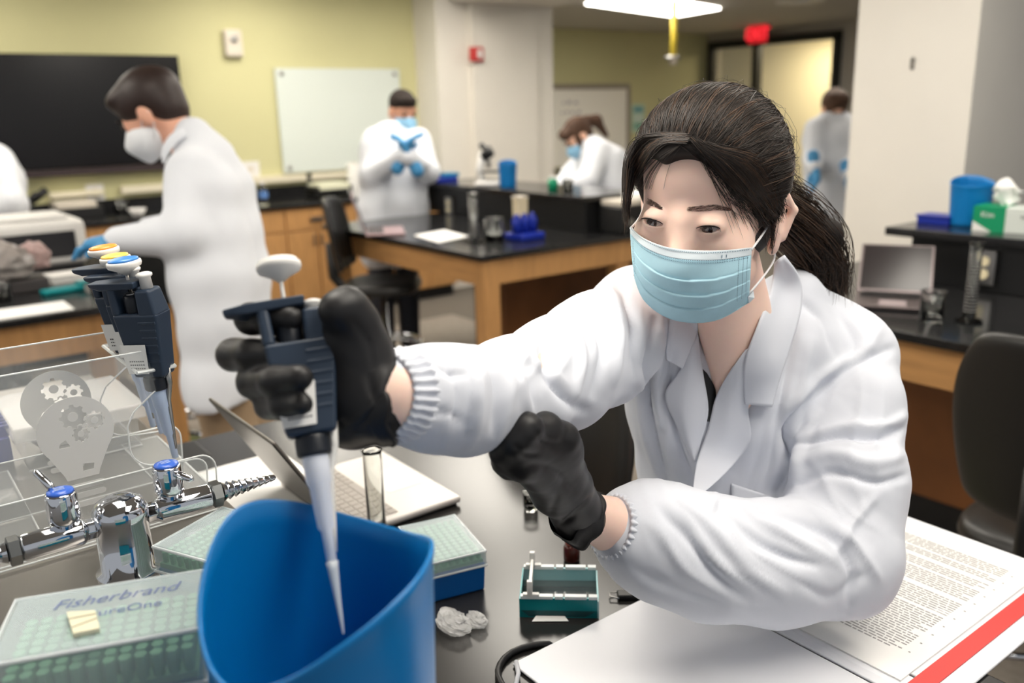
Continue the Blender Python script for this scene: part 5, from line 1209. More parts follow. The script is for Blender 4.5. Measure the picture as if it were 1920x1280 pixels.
# eyes
gz = nrm(HF-HU*.14-HL*.13)
for sd in (-1, 1):
    ex = sd*.0300-.0020; ec = W(ex, .0751, -.0012)
    e_ = obj('eyeball', MB().ball(ec, .0116, 24), mat('sclera_shaded', (186, 174, 168), 0.15, coat=1.0), WM, world=True, smooth=True)  # eye white darkened in its colour to stand in for shadow
    obj('iris', MB().lathe([(.0060, .0101), (.0057, .0107), (.0030, .0114), (1e-4, .01165)], ec, gz, n=24), mat('iris_brown', (44, 26, 20), 0.08, coat=1.0), e_, world=True, smooth=True)
    tl = math.radians(7); top = []
    for da in (-.0122, -.0095, -.006, -.002, .002, .006, .0095, .0124):
        zz = -.0014+.0038*math.sqrt(max(0, 1-(da/.0128)**2))+.0006+da*math.sin(tl); x_, y_, _t = proj(W(ex+sd*da, .0885, zz)); p_ = drape(bv_skin, x_, y_, .0003); top.append(p_ if p_ is not None and abs((p_-CP)@CF-_t) < .008 else W(ex+sd*da, .0885, zz))
    top = [top[0]]+[(top[i-1]+top[i]*2+top[i+1])/4 for i in range(1, 7)]+[top[7]]
    obj('upper_lash', MB().tube(top, [.0003, .0005, .0007, .0008, .0009, .0009, .0008, .0004], 6), M_hairw, WM, world=True, smooth=True)
    ls_ = MB()
    for i in range(16):
        f_ = .25+.75*i/15; j = min(6, int(f_*7)); q = f_*7-j; p = top[j]*(1-q)+top[j+1]*q
        dr = nrm(HF*.8-HU*.75+HL*sd*(f_-.4)*.9); ls_.tube([p, p+dr*.003, p+dr*.0055+HU*.0008], [.00022, .00016, .00005], 3)
    obj('lashes', ls_, M_hairw, WM, world=True)['kind'] = 'stuff'
# eyebrows: short hairs laid on the brow
for sd, ctl in ((-1, [(1190, 368), (1210, 374), (1229, 383), (1243, 391)]), (1, [(1287, 392), (1312, 391), (1340, 389), (1366, 393)])):
    eb = MB()
    for k_ in range(520):
        f_ = rng.rand(); j = min(2, int(f_*3)); q = f_*3-j; cx_ = ctl[j][0]*(1-q)+ctl[j+1][0]*q; cy_ = ctl[j][1]*(1-q)+ctl[j+1][1]*q
        wd_ = 5.5*(.35+.65*math.sin(PI*min(1, max(0, f_*.8+.15)))); y_ = cy_+rng.uniform(-wd_, wd_)
        dx = (7 if sd > 0 else -7)*rng.uniform(.7, 1.2); a_ = drape(bv_skin, cx_, y_, .0003); b_ = drape(bv_skin, cx_+dx, y_-1.5*rng.rand(), .0006)
        if a_ is None or b_ is None: continue
        eb.tube([a_, (a_+b_)/2, b_], [.00009, .00008, .00003], 3)
    obj('eyebrow', eb, mat('brow_hair', (104, 84, 76), .8), WM, world=True)['kind'] = 'stuff'
# ---- hair: close cap plus strands
hp = [('e', W(0, -.022, .040), (.0815, .102, .090), RH), ('e', W(0, -.055, -.005), (.074, .062, .078), RH), ('e', W(.0, .022, .060), (.069, .063, .061), RH, 'u', .03), ('c', W(.066, .005, .045), W(.0735, -.002, -.002), .020, .012),
      ('e', W(.002, .122, .004), (.066, .072, .080), RH, 's', .005), ('e', W(-.012, .085, -.080), (.082, .078, .075), RH, 's', .01), ('e', W(.090, -.010, -.010), (.03, .022, .034), RH, 's', .006), ('e', W(-.090, -.010, -.010), (.03, .022, .034), RH, 's', .006),
      ('e', W(0, -.01, -.11), (.09, .09, .055), RH, 's', .01), ('e', W(.040, .080, .004), (.034, .050, .036), RH, 's', .008), ('e', W(-.046, .080, .014), (.038, .056, .050), RH, 's', .008)]
VH, QH = sdf_mesh(hp, 0.0028, 0.016, smooth=2)
NH = vnormals(VH, QH); L_ = loc(VH)
obj('hair', (VH, QH), M_hairw, WM, world=True, smooth=True)
bv_hair = BVHTree.FromPolygons([tuple(v) for v in VH], [tuple(q) for q in QH])
hc = np.array([0, -.02, .03])
def onhair(d, off):      # direction from hair centre (local) -> point on the hair surface
    dw = nrm(HL*d[0]+HF*d[1]+HU*d[2]); o_ = W(*hc); h = bv_hair.ray_cast(Vector(o_+dw*.25), Vector(-dw))
    if h[0] is None: return None
    p = np.array(h[0]); n_ = np.array(h[1]); return p+dw*off
tie = nrm([.10, -.98, -.02])
def slerp(a, b, t): o_ = math.acos(max(-1, min(1, a@b))); return (math.sin((1-t)*o_)*a+math.sin(t*o_)*b)/math.sin(o_)
ST = MB(); STB = MB(); nst = 0
for k_ in range(4200):
    a = rng.uniform(-1.75, 1.75)       # around the hairline
    bk = abs(rng.randn())*.02 if k_ % 3 else rng.rand()*.09
    s0 = nrm([.070*math.sin(a), .060+.036*math.cos(a)-bk, -.002+.054*math.cos(a)+bk*.6])
    pts = []; ok = True; off = .0006+abs(rng.randn())*.0014; ph = rng.rand()*6; wv = rng.randn()*.03
    e_ = nrm(tie+rng.randn(3)*.10); t0 = rng.rand()*.5 if rng.rand() < .4 else 0; t1 = min(1, t0+rng.uniform(.5, 1.0))
    for i in range(27):
        t = t0+(t1-t0)*i/26; d = slerp(s0, e_, t); d = nrm(d+np.array([wv*math.sin(3*t+ph), 0, .10*math.sin(PI*t)]))
        p = onhair(d, off*math.sin(PI*(.15+.7*i/26))+.0006)
        if p is None: ok = False; break
        pts.append(p)
    while len(pts) > 6 and np.linalg.norm(pts[1]-pts[0]) > .020: pts = pts[1:]
    if not ok or max(np.linalg.norm(pts[i+1]-pts[i]) for i in range(len(pts)-1)) > .022: continue
    r_ = rng.uniform(.00028, .00050); (ST if rng.rand() < .85 else STB).tube(pts, [r_*.4]+[r_]*(len(pts)-2)+[r_*.3], 3, cap=False)
def sweep(starts, ends, n, mb, mids=None, r=.0004, jit=.004, lift=0.0, kseg=12):
    for k_ in range(n):
        u_ = rng.rand(); A = starts(u_); B = ends(u_); M_ = mids(u_) if mids else (A+B)/2
        A = A+rng.randn(3)*jit*.5; B = B+rng.randn(3)*jit*1.4; M_ = M_+rng.randn(3)*jit; pts = []
        for i in range(kseg+1):
            t = i/kseg; pts.append(A*(1-t)**2+2*M_*t*(1-t)+B*t*t)
        mb.tube(pts, [r]*kseg+[r*.25], 3, cap=False)
# side bangs on the image right: from the parting down across the temple to ear and jaw, laid over skin/hair
bv_both = BVHTree.FromPolygons([tuple(v) for v in V1]+[tuple(v) for v in VH], [tuple(q) for q in Q1]+[tuple(q+len(V1)) for q in QH])
def lay(pxs, off0, n=14, jx=0, mb=ST, r=.0004):
    """strand through picture points, resting on whatever is beneath"""
    P = np.array(pxs, float); seg = np.linspace(0, len(P)-1, n); pts = []
    for s_ in seg:
        # Catmull-Rom
        i = min(len(P)-2, int(s_)); q = s_-i; p0_, p1_, p2_, p3_ = P[max(i-1, 0)], P[i], P[i+1], P[min(i+2, len(P)-1)]
        c_ = .5*((2*p1_)+(-p0_+p2_)*q+(2*p0_-5*p1_+4*p2_-p3_)*q*q+(-p0_+3*p1_-3*p2_+p3_)*q**3)
        p = drape(bv_both, c_[0], c_[1], off0)
        if p is None:
            if len(pts): p = pts[-1]*0+pd(c_[0], c_[1], (pts[-1]-CP)@CF)
            else: return
        pts.append(p)
    for i in range(1, len(pts)):       # do not let a strand plunge where the surface drops away
        da = (pts[i]-CP)@CF; db = (pts[i-1]-CP)@CF
        if abs(da-db) > .012:
            x_, y_, _ = proj(pts[i]); pts[i] = pd(x_, y_, db+np.sign(da-db)*.012)
    mb.tube(pts, [r]*(len(pts)-1)+[r*.25], 3, cap=False)
for k_ in range(620):                    # dense part above the temple
    u_ = rng.rand()**.8; j = rng.randn(2)*3
    st_ = (1296+60*u_+j[0], 262+22*u_+j[1]); en = (1444+20*u_+rng.randn()*7, 414-20*u_+rng.randn()*9)
    mid = (1340+90*u_+j[0]*2, 310-8*u_+j[1]*2); m2 = (1392+66*u_+j[0]*2, 365-20*u_+j[1]*2)
    lay([st_, mid, m2, en], .0010+rng.rand()*.003, mb=ST if rng.rand() < .7 else STB)
for k_ in range(70):                     # loose wisps over the forehead and cheek
    u_ = rng.rand(); lay([(1300+rng.randn()*14, 270), (1325+30*u_, 318+rng.randn()*6), (1352+46*u_, 366+rng.randn()*8), (1385+60*u_+rng.randn()*14, 412+rng.randn()*18)], .0016, r=.00022)
for k_ in range(520):                    # image left side: from the parting down past the temple
    u_ = rng.rand(); j = rng.randn(2)*3
    lay([(1290-8*u_+j[0], 262-8*u_+j[1]), (1240-28*u_+j[0]*2, 268-12*u_+j[1]), (1203-26*u_+j[0], 306+j[1]*3-6*u_), (1184-13*u_+j[0]*.6, 350+rng.randn()*8), (1178-8*u_+rng.randn()*2.5, 392+rng.randn()*16)], .0008+rng.rand()*.003, mb=ST if rng.rand() < .75 else STB)
for k_ in range(16): g_ = rng.randn()*9; lay([(1284, 266), (1246+g_*.6, 294), (1222+g_, 326), (1210+g_*1.2, 356)], .0012, r=.00018)
for k_ in range(60):                     # in front of the ear
    u_ = rng.rand(); lay([(1425+30*u_, 380), (1438+16*u_+rng.randn()*3, 420), (1440+10*u_+rng.randn()*4, 450+rng.randn()*14)], .0018, r=.0003)
# ponytail behind the head
tw_ = W(.012, -.118, .006)
PT = [np.array(tw_), pd(1548, 440, 1.13), pd(1560, 500, 1.20), pd(1545, 590, 1.23)]
pt_core = sdf_mesh([('c', W(0, -.10, .01), PT[0], .022, .016), ('c', PT[0], PT[1], .016, .018), ('c', PT[1], PT[2], .018, .015), ('c', PT[2], PT[3], .015, .005)], .005, .02)
obj('ponytail', pt_core, M_hairw, WM, world=True, smooth=True)
for k_ in range(1700):
    o_ = rng.randn(3)*.015; B = pd(1500+92*rng.rand(), 500+70*rng.rand(), 1.18+.05*rng.rand()); sp = rng.rand()
    A = PT[0]+o_*.7; M_ = PT[1]+o_*1.6+(CR*.012)*rng.randn(); pts = [A*(1-t)**2+2*M_*t*(1-t)+B*t*t for t in np.linspace(0, 1, 12)]
    (STB if rng.rand() < .6 else ST).tube(pts, [.00045]*11+[.0001], 3, cap=False)
# flyaways
for k_ in range(130):
    a = rng.uniform(-PI*.1, PI*1.1); d = nrm([math.cos(a), rng.uniform(-.9, .5), abs(math.sin(a))+.05]); e_ = nrm(d+rng.randn(3)*.35+tie*.35)
    pts = [onhair(slerp(d, e_, t), .001+.011*math.sin(PI*t*.8)*rng.uniform(.4, 1)) for t in np.linspace(0.02, 1, 8)]
    if any(p is None for p in pts): continue
    ST.tube(pts, [.00016]*7+[.00006], 3, cap=False)
for k_ in range(50):
    A = pd(1500+rng.rand()*50, 400+rng.rand()*80, 1.10); M_ = pd(1560+rng.rand()*50, 430+rng.rand()*70, 1.12); B = pd(1500+rng.rand()*110, 520+rng.rand()*60, 1.12)
    ST.tube([A*(1-t)**2+2*M_*t*(1-t)+B*t*t for t in np.linspace(0, 1, 14)], [.00017]*13+[.00005], 3, cap=False)
obj('hair_strands', ST, M_strand, WM, world=True, smooth=True)['kind'] = 'stuff'
obj('hair_strands', STB, M_strandb, WM, world=True, smooth=True)['kind'] = 'stuff'
# ---- face mask
me_c = np.array([0, .034, -.052]); me_r = np.array([.071, .083, .078])
def onmask(x, y, off=0.0):
    d = ray(x, y); dl = np.array([d@HL, d@HF, d@HU]); o_ = loc(CP)-me_c; r_ = me_r+off
    A = ((dl/r_)**2).sum(); B = 2*((dl*o_)/r_**2).sum(); C_ = ((o_/r_)**2).sum()-1; D_ = B*B-4*A*C_
    t = (-B-math.sqrt(D_))/(2*A) if D_ > 0 else -B/(2*A)
    p = CP+d*t; s_ = drape(bv_skin, x, y, .0025)
    if s_ is not None and (s_-CP)@CF < (p-CP)@CF and (p-CP)@CF-(s_-CP)@CF < .03: p = s_
    return p
def spl(ctl, u):
    P = np.array(ctl, float); s_ = u*(len(P)-1); i = min(len(P)-2, int(s_)); q = s_-i; a, b, c_, d_ = P[max(i-1, 0)], P[i], P[i+1], P[min(i+2, len(P)-1)]
    return .5*((2*b)+(-a+c_)*q+(2*a-5*b+4*c_-d_)*q*q+(-a+3*b-3*c_+d_)*q**3)
topc = [(1182, 424), (1206, 446), (1250, 463), (1300, 469), (1355, 469), (1409, 464)]
botc = [(1190, 520), (1208, 562), (1248, 593), (1298, 604), (1350, 597), (1404, 566)]
NU, NV = 64, 72; GP = np.zeros((NU, NV, 3)); KP = np.zeros((NU, NV))
pleats = ((.40, .0032), (.62, .0035), (.80, .0030))
for i in range(NU):
    u_ = i/(NU-1); T_ = spl(topc, u_); B_ = spl(botc, u_); sag = 8*math.sin(PI*u_)
    for j in range(NV):
        v_ = j/(NV-1); x = T_[0]*(1-v_)+B_[0]*v_; y = T_[1]*(1-v_)+B_[1]*v_
        bow = math.sin(PI*v_); x += -3*bow*(1-u_)*0+(-2*bow if u_ < .05 else 0)
        k_ = 0.0
        for pv, am in pleats:
            pv2 = pv+.035*math.sin(PI*u_)-.02*u_; dd = v_-pv2
            if 0 <= dd < .16: k_ += am*math.exp(-dd/.07)*(0.25+.75*math.sin(PI*min(1, max(0, u_*.96+.02))))*min(1, dd/.004)
            elif -.02 < dd < 0: k_ -= am*.35*(1+dd/.02)
        k_ += .0012*math.sin(u_*9+v_*7)*math.sin(v_*5+u_*3)
        GP[i, j] = onmask(x, y); KP[i, j] = k_
for _ in range(22): GP[1:-1, 1:-1, :] = GP[1:-1, 1:-1, :]*.4+.15*(GP[2:, 1:-1]+GP[:-2, 1:-1]+GP[1:-1, 2:]+GP[1:-1, :-2])
for i in range(NU):
    for j in range(NV): GP[i, j] += nrm(CP-GP[i, j])*KP[i, j]
for _ in range(1): GP[1:-1, 1:-1, :] = GP[1:-1, 1:-1, :]*.6+.1*(GP[2:, 1:-1]+GP[:-2, 1:-1]+GP[1:-1, 2:]+GP[1:-1, :-2])
band = 11
mk = obj('face_mask', MB().grid(GP[:, band-1:]), M_maskb, WM, world=True, smooth=True, solid=.0008); mk['label'] = 'pale blue pleated surgical mask'
obj('mask_top_band', MB().grid(GP[:, :band]), M_maskw, mk, world=True, smooth=True, solid=.0009)
stt = MB()
def stitch(i0, j0, i1, j1, n, frac=.5):
    for k_ in range(n):
        a_, b_ = k_/n, (k_+frac)/n
        q = []
        for f_ in (a_, b_):
            i_ = i0+(i1-i0)*f_; j_ = j0+(j1-j0)*f_; ii = min(NU-2, int(i_)); jj = min(NV-2, int(j_)); fi, fj = i_-ii, j_-jj
            p = GP[ii, jj]*(1-fi)*(1-fj)+GP[ii+1, jj]*fi*(1-fj)+GP[ii, jj+1]*(1-fi)*fj+GP[ii+1, jj+1]*fi*fj; q.append(p+nrm(CP-p)*.0009)
        stt.tube(q, .00032, 4)
stitch(1, 2.2, NU-2, 2.2, 62); stitch(1, 10.2, NU-2, 10.2, 62); stitch(1, 12.4, NU-2, 12.4, 62)
for c_ in (NU-3, NU-5, NU-7): stitch(c_, 11, c_, NV-10, 26)
for c_ in (2, 3.5): stitch(c_, 12, c_, NV-12, 22)
for c_ in (50.5, 52): stt.tube([GP[int(c_), 5]+nrm(CP-GP[int(c_), 5])*.001+CR*(.0008*(c_ % 1)), GP[int(c_), 8]+nrm(CP-GP[int(c_), 8])*.001+CR*(.0008*(c_ % 1))], .0005, 4)
obj('stitching', stt, mat('stitch_grey', (110, 138, 156), .8), mk, world=True)['kind'] = 'stuff'
hem = [GP[i, NV-1] for i in range(0, NU, 3)]; obj('hem', MB().tube(hem, .0008, 6), M_maskb, mk, world=True, smooth=True)
tabp = [onmask(1402, 556), onmask(1404, 568), onmask(1414, 558), onmask(1412, 545)]
obj('corner_tab', MB().add([p+nrm(CP-p)*.001 for p in tabp], [(0, 1, 2, 3)]), M_maskw, mk, world=True, solid=.001)
def bez(pts, n=14): return [spl(pts, i/(n-1)) for i in range(n)]
ear_b = W(.080, -.030, .004)
for ctl in ([GP[NU-1, 3], pd(1428, 442, .930), pd(1446, 412, .955), W(.080, -.008, .022), ear_b], [GP[NU-1, NV-12], pd(1430, 520, .955), pd(1450, 490, .975), W(.078, -.018, -.040), ear_b]):
    obj('ear_loop', MB().tube(bez(ctl), .0012, 8), mat('elastic_white', (236, 236, 238), .8), mk, world=True, smooth=True)
obj('ear_loop', MB().tube(bez([GP[0, 3], W(-.0665, .025, -.01), W(-.071, -.008, .014), W(-.072, -.022, 0), W(-.069, -.012, -.036), GP[0, NV-4]], 18), .0012, 8), mat('elastic_white', (236, 236, 238), .8), mk, world=True, smooth=True)

# ---- lab coat: one continuous garment with sewn folds
cp = []
cp += pchain([(1205, 592, 1.10, .060), (1120, 655, 1.00, .061), (1050, 700, .93, .055), (965, 736, .85, .050), (870, 750, .75, .041), (815, 746, .71, .037), (746, 742, .668, .033)])
cp += pchain([(1576, 676, 1.17, .064), (1584, 760, 1.13, .064), (1586, 900, 1.08, .066), (1574, 1045, 1.045, .065), (1450, 1056, 1.02, .066), (1330, 1044, 1.0, .066), (1235, 1012, .985, .061), (1200, 1000, .972, .048), (1186, 996, .964, .032)])
cp += pchain([(1580, 668, 1.17, .062), (1520, 632, 1.17, .058), (1470, 590, 1.16, .05)])
cp += pchain([(1205, 590, 1.09, .058), (1270, 590, 1.12, .052), (1350, 600, 1.15, .05)])
cp += pchain([(1500, 680, 1.18, .078), (1490, 800, 1.19, .082), (1470, 950, 1.22, .095), (1460, 1150, 1.28, .11)])
cp += pchain([(1268, 650, 1.12, .066), (1280, 760, 1.14, .066), (1300, 880, 1.18, .068), (1330, 1000, 1.22, .09), (1360, 1150, 1.28, .10)])
cp += pchain([(1390, 690, 1.17, .075), (1390, 820, 1.18, .085), (1390, 980, 1.22, .10)])
cp += pchain([(1490, 560, 1.13, .034), (1484, 650, 1.115, .040), (1455, 740, 1.11, .046)])+pchain([(1470, 600, 1.14, .035), (1440, 680, 1.125, .042), (1400, 780, 1.12, .05)])+pchain([(1275, 610, 1.10, .035), (1285, 700, 1.11, .040), (1310, 790, 1.13, .05)])
cp += [('c', pd(1362, 640, .99), pd(1332, 770, 1.05), .034, .010, 's', .008), ('c', W(0, -.02, -.05), pd(1385, 630, 1.06), .054, .045, 's', .008)]
VC, QC = sdf_mesh(cp, 0.0037, 0.028, smooth=2)
NC = vnormals(VC, QC)
creases = [  # picture polyline, half width px, height m (minus = valley)
 ([(1648, 612), (1612, 668), (1540, 705), (1490, 765)], 16, .007), ([(1668, 655), (1590, 690), (1530, 740), (1500, 800)], 13, -.008), ([(1560, 560), (1600, 640), (1590, 680)], 12, -.004),
 ([(1700, 775), (1650, 800), (1580, 800), (1505, 830)], 11, .006), ([(1695, 800), (1645, 822), (1570, 818), (1490, 838)], 10, -.008), ([(1700, 850), (1630, 868), (1560, 850), (1480, 880)], 16, .006), ([(1700, 890), (1640, 905), (1560, 885), (1490, 915)], 12, -.006),
 ([(1515, 745), (1478, 800), (1474, 870), (1455, 935)], 11, -.016), ([(1535, 775), (1502, 825), (1500, 880), (1490, 920)], 12, .007), ([(1395, 945), (1450, 938), (1540, 965), (1620, 1040), (1650, 1090)], 14, .006), ([(1420, 965), (1490, 975), (1560, 1010), (1600, 1075), (1590, 1130)], 11, -.007),
 ([(1230, 950), (1290, 1010), (1350, 1085), (1400, 1120)], 15, -.005), ([(1260, 925), (1330, 985), (1400, 1065), (1470, 1110)], 15, .005), ([(1340, 950), (1400, 1000), (1460, 1040), (1530, 1060)], 12, -.006), ([(1380, 940), (1440, 985), (1510, 1015)], 11, .005),
 ([(1180, 1060), (1260, 1100), (1360, 1130)], 14, -.003), ([(1500, 1090), (1560, 1120), (1620, 1080)], 12, -.004), ([(1640, 930), (1600, 980), (1570, 1040)], 13, .005),
 ([(1225, 600), (1212, 690), (1222, 790), (1250, 900)], 9, -.008), ([(1240, 590), (1232, 700), (1240, 800)], 8, .006), ([(1262, 650), (1256, 740), (1275, 830), (1300, 890)], 8, -.007), ([(1200, 700), (1210, 800), (1232, 880)], 9, .005),
 ([(1490, 620), (1470, 720), (1455, 820), (1430, 920)], 14, -.006), ([(1520, 640), (1500, 740), (1480, 800)], 12, .005), ([(1440, 780), (1420, 860), (1400, 920)], 12, -.003), ([(1350, 880), (1340, 930), (1330, 960)], 10, .004), ([(1490, 560), (1540, 600), (1560, 660)], 11, -.005),
 ([(1160, 520), (1185, 600), (1190, 700)], 12, -.008), ([(1140, 530), (1158, 610), (1150, 720)], 10, .006), ([(1100, 570), (1130, 650), (1115, 740)], 12, -.006), ([(1075, 590), (1090, 670), (1070, 760)], 10, .005),
 ([(1040, 600), (1020, 670), (1050, 740), (1100, 770)], 14, -.008), ([(1000, 620), (975, 690), (990, 760), (1010, 800)], 13, .006), ([(960, 635), (985, 720), (1000, 790)], 11, -.006), ([(900, 660), (930, 730), (925, 810)], 13, -.005), ([(870, 660), (890, 730), (880, 800)], 10, .004), ([(820, 665), (850, 720), (845, 790)], 9, -.004),
 ([(790, 670), (830, 700), (870, 705)], 7, -.003), ([(780, 780), (820, 770), (870, 790)], 8, -.003), ([(930, 660), (1000, 680), (1060, 720)], 12, .004)]
def creased(V, N, creases, vis=-.05, lo_t=0.0):
    S = proj(V); view = (V-CP); view /= np.linalg.norm(view, axis=1)[:, None]; fac = np.clip(-(N*view).sum(1)*2.2+.15, 0, 1); D = np.zeros(len(V))
    for pl_, wd_, am in creases:
        P = np.array([spl(pl_, u_) for u_ in np.linspace(0, 1, 14)]); best = np.full(len(V), 1e9); bt_ = np.zeros(len(V))
        m = (S[:, 0] > P[:, 0].min()-4*wd_) & (S[:, 0] < P[:, 0].max()+4*wd_) & (S[:, 1] > P[:, 1].min()-4*wd_) & (S[:, 1] < P[:, 1].max()+4*wd_); idx_ = np.where(m)[0]
        if not len(idx_): continue
        X = S[idx_, :2]; b = np.full(len(idx_), 1e9); tt = np.zeros(len(idx_))
        for i in range(13):
            A, B = P[i], P[i+1]; d = B-A; t = np.clip(((X-A)@d)/(d@d), 0, 1); q = np.hypot(*(X-A-t[:, None]*d).T); u_ = q < b; b[u_] = q[u_]; tt[u_] = (i+t[u_])/13
        D[idx_] += am*np.exp(-(b/wd_)**2)*np.sin(PI*np.clip(tt*.9+.05, 0, 1))**.6
    return V+N*(D*fac)[:, None]
VC = creased(VC, NC, [(p_, w_*.72, a_*1.15) for p_, w_, a_ in creases])
S_ = proj(VC); N_ = vnormals(VC, QC); f_ = np.zeros(len(VC)); vw = (VC-CP); vw /= np.linalg.norm(vw, axis=1)[:, None]; fc2 = np.clip(-(N_*vw).sum(1)*2+.2, 0, 1)
for cx_, cy_, sx_, sy_, an_, wl_, am_, sd_ in ((1330, 1040, 150, 90, 38, 62, .0034, 1), (1520, 1040, 110, 90, 35, 58, .0036, 2), (1600, 830, 90, 90, 82, 48, .0040, 3), (1600, 690, 80, 70, 60, 60, .0034, 4), (1230, 760, 60, 160, -8, 34, .0034, 5), (1460, 760, 60, 130, 12, 52, .0026, 6),
    (1130, 640, 60, 90, -12, 46, .0034, 7), (1020, 700, 70, 110, 22, 54, .0038, 8), (900, 740, 70, 90, 8, 44, .0030, 9), (800, 740, 45, 80, -6, 26, .0020, 10), (1480, 590, 70, 60, 30, 60, .0022, 11), (1560, 960, 90, 70, 60, 50, .0030, 12)):
    g_ = np.random.RandomState(sd_); w_ = np.exp(-(((S_[:, 0]-cx_)/sx_)**2+((S_[:, 1]-cy_)/sy_)**2)); a_ = math.radians(an_)
    al = (S_[:, 0]-cx_)*math.cos(a_)+(S_[:, 1]-cy_)*math.sin(a_); ac = -(S_[:, 0]-cx_)*math.sin(a_)+(S_[:, 1]-cy_)*math.cos(a_)
    if abs(an_) < 30: al, ac = ac, al
    p0 = g_.rand(6)*6; ph = ac/wl_*PI+1.1*np.sin(al/97+p0[0])+.7*np.sin(al/41+ac/60+p0[1])+.5*np.sin(ac/33+p0[2])
    r1 = 1-np.abs(np.sin(ph)); mod = .45+.55*np.sin(al/70+ac/110+p0[3]); f_ += w_*am_*1.9*(r1**1.5-.35)*mod
VC = VC+N_*(f_*fc2)[:, None]
VC = VC+vnormals(VC, QC)*(scuffs(VC, .0022, 24, 11)+scuffs(VC, .0030, 12, 12))[:, None]
VC = relax(VC, QC, .2)
coat = obj('lab_coat', (VC, QC), M_wcoat, WM, world=True, smooth=True)
bv_c = BVHTree.FromPolygons([tuple(v) for v in VC], [tuple(q) for q in QC])
bv_cs = BVHTree.FromPolygons([tuple(v) for v in VC]+[tuple(v) for v in V1], [tuple(q) for q in QC]+[tuple(q+len(VC)) for q in Q1])
def panel(name, left, right, off, n=(18, 26), parent=None, m=None, thick=.0016, dmax=None, roll=0.0, dmin=0.0):
    """cloth piece between two picture curves, resting on the coat / chest beneath"""
    P = np.zeros((n[0], n[1], 3)); dep = np.zeros(n)
    for j in range(n[1]):
        a, b = spl(left, j/(n[1]-1)), spl(right, j/(n[1]-1))
        for i in range(n[0]):
            q = a*(1-i/(n[0]-1))+b*i/(n[0]-1); h_ = drape(bv_cs, q[0], q[1], 0); t = (h_-CP)@CF if h_ is not None else np.nan
            P[i, j, :2] = q; dep[i, j] = t
    if dmax: dep = np.minimum(dep, dmax)
    dep = np.where(np.isnan(dep), np.nanmedian(dep), dep)
    dep = np.where(dep < dmin, np.median(dep[dep >= dmin]) if (dep >= dmin).any() else dmin, dep)
    for _ in range(14):
        d2 = np.pad(dep, 1, mode='edge'); sm_ = (d2[2:, 1:-1]+d2[:-2, 1:-1]+d2[1:-1, 2:]+d2[1:-1, :-2])/4; dep = np.minimum(sm_, dep)*.7+sm_*.3
    Gd = np.zeros(P.shape)
    for i in range(n[0]):
        for j in range(n[1]): Gd[i, j] = pd(P[i, j, 0], P[i, j, 1], dep[i, j]-off-roll*math.sin(PI*i/(n[0]-1)))
    o = obj(name, MB().grid(Gd), m or M_wcoat, parent or WM, world=True, smooth=True, solid=thick)
    return o, Gd
panel('lapel', [(1398, 655), (1366, 700), (1342, 745), (1328, 800), (1306, 870), (1298, 935)], [(1440, 640), (1425, 700), (1403, 762), (1406, 826), (1362, 885), (1302, 938)], .004, roll=.004)
panel('lapel', [(1300, 600), (1290, 650), (1276, 692), (1247, 740), (1270, 800), (1301, 864)], [(1306, 600), (1311, 650), (1318, 700), (1328, 768), (1316, 820), (1303, 866)], .004, roll=.003, dmin=1.02)
panel('collar', [(1452, 492), (1444, 545), (1420, 610), (1397, 672), (1394, 720), (1397, 757)], [(1470, 478), (1500, 522), (1502, 580), (1480, 655), (1462, 710), (1447, 763)], .009, roll=.006)
panel('collar', [(1256, 596), (1252, 625), (1249, 650), (1249, 674)], [(1306, 598), (1308, 620), (1295, 655), (1279, 691)], .008, roll=.004, dmin=1.02)

panel('undershirt', [(1316, 690), (1321, 740), (1326, 790)], [(1326, 700), (1342, 735), (1334, 790)], .0015, n=(6, 10), m=M_black, thick=.001)
panel('pocket', [(1371, 906), (1374, 970), (1378, 1040)], [(1458, 934), (1458, 980), (1456, 1040)], .0015, n=(14, 16), roll=.0015, dmin=1.05)
def seam(pts, off=.0012, r=.0006, parent=WM):
    q = [drape(bv_c, *spl(pts, i/24), off) for i in range(25)]; q = [a for a in q if a is not None]
    if len(q) > 3: obj('seam', MB().tube(q, r, 5), M_wcoat, coat, world=True, smooth=True)

def cuff(c, axis, r0, w_, hintv, nrip=30, seed=0):
    ax = nrm(axis); u_ = nrm(np.cross(ax, hintv)); v_ = np.cross(ax, u_); P = []
    g = np.random.RandomState(seed); ph = g.rand(nrip+1)*.5
    for i in range(nrip*6):
        a = 2*PI*i/(nrip*6); rip = math.sin(nrip*a+.6*math.sin(3*a))*.5+.5; row = []
        for q, (dr, dz) in enumerate(((.004, w_*1.3), (.006, w_*.8), (.0022, w_*.35), (.0022, 0), (-.001, -.002), (-.004, .004))):
            amp = (.0035, .0032, .0020, .0022, .0012, 0)[q]; r = r0+dr+amp*(rip-.5)*1.4; row.append(c+ax*dz+(u_*math.cos(a)+v_*math.sin(a))*r)
        P.append(row)
    return obj('cuff', MB().grid(P, True), M_wcoat, coat, world=True, smooth=True)
cuff(pd(724, 740, .652), pd(850, 742, .715)-pd(750, 738, .662), .0300, .016, CF, seed=1)
cuff(pd(1146, 986, .948), pd(1235, 1010, .985)-pd(1146, 986, .948), .0335, .030, CF, seed=2)

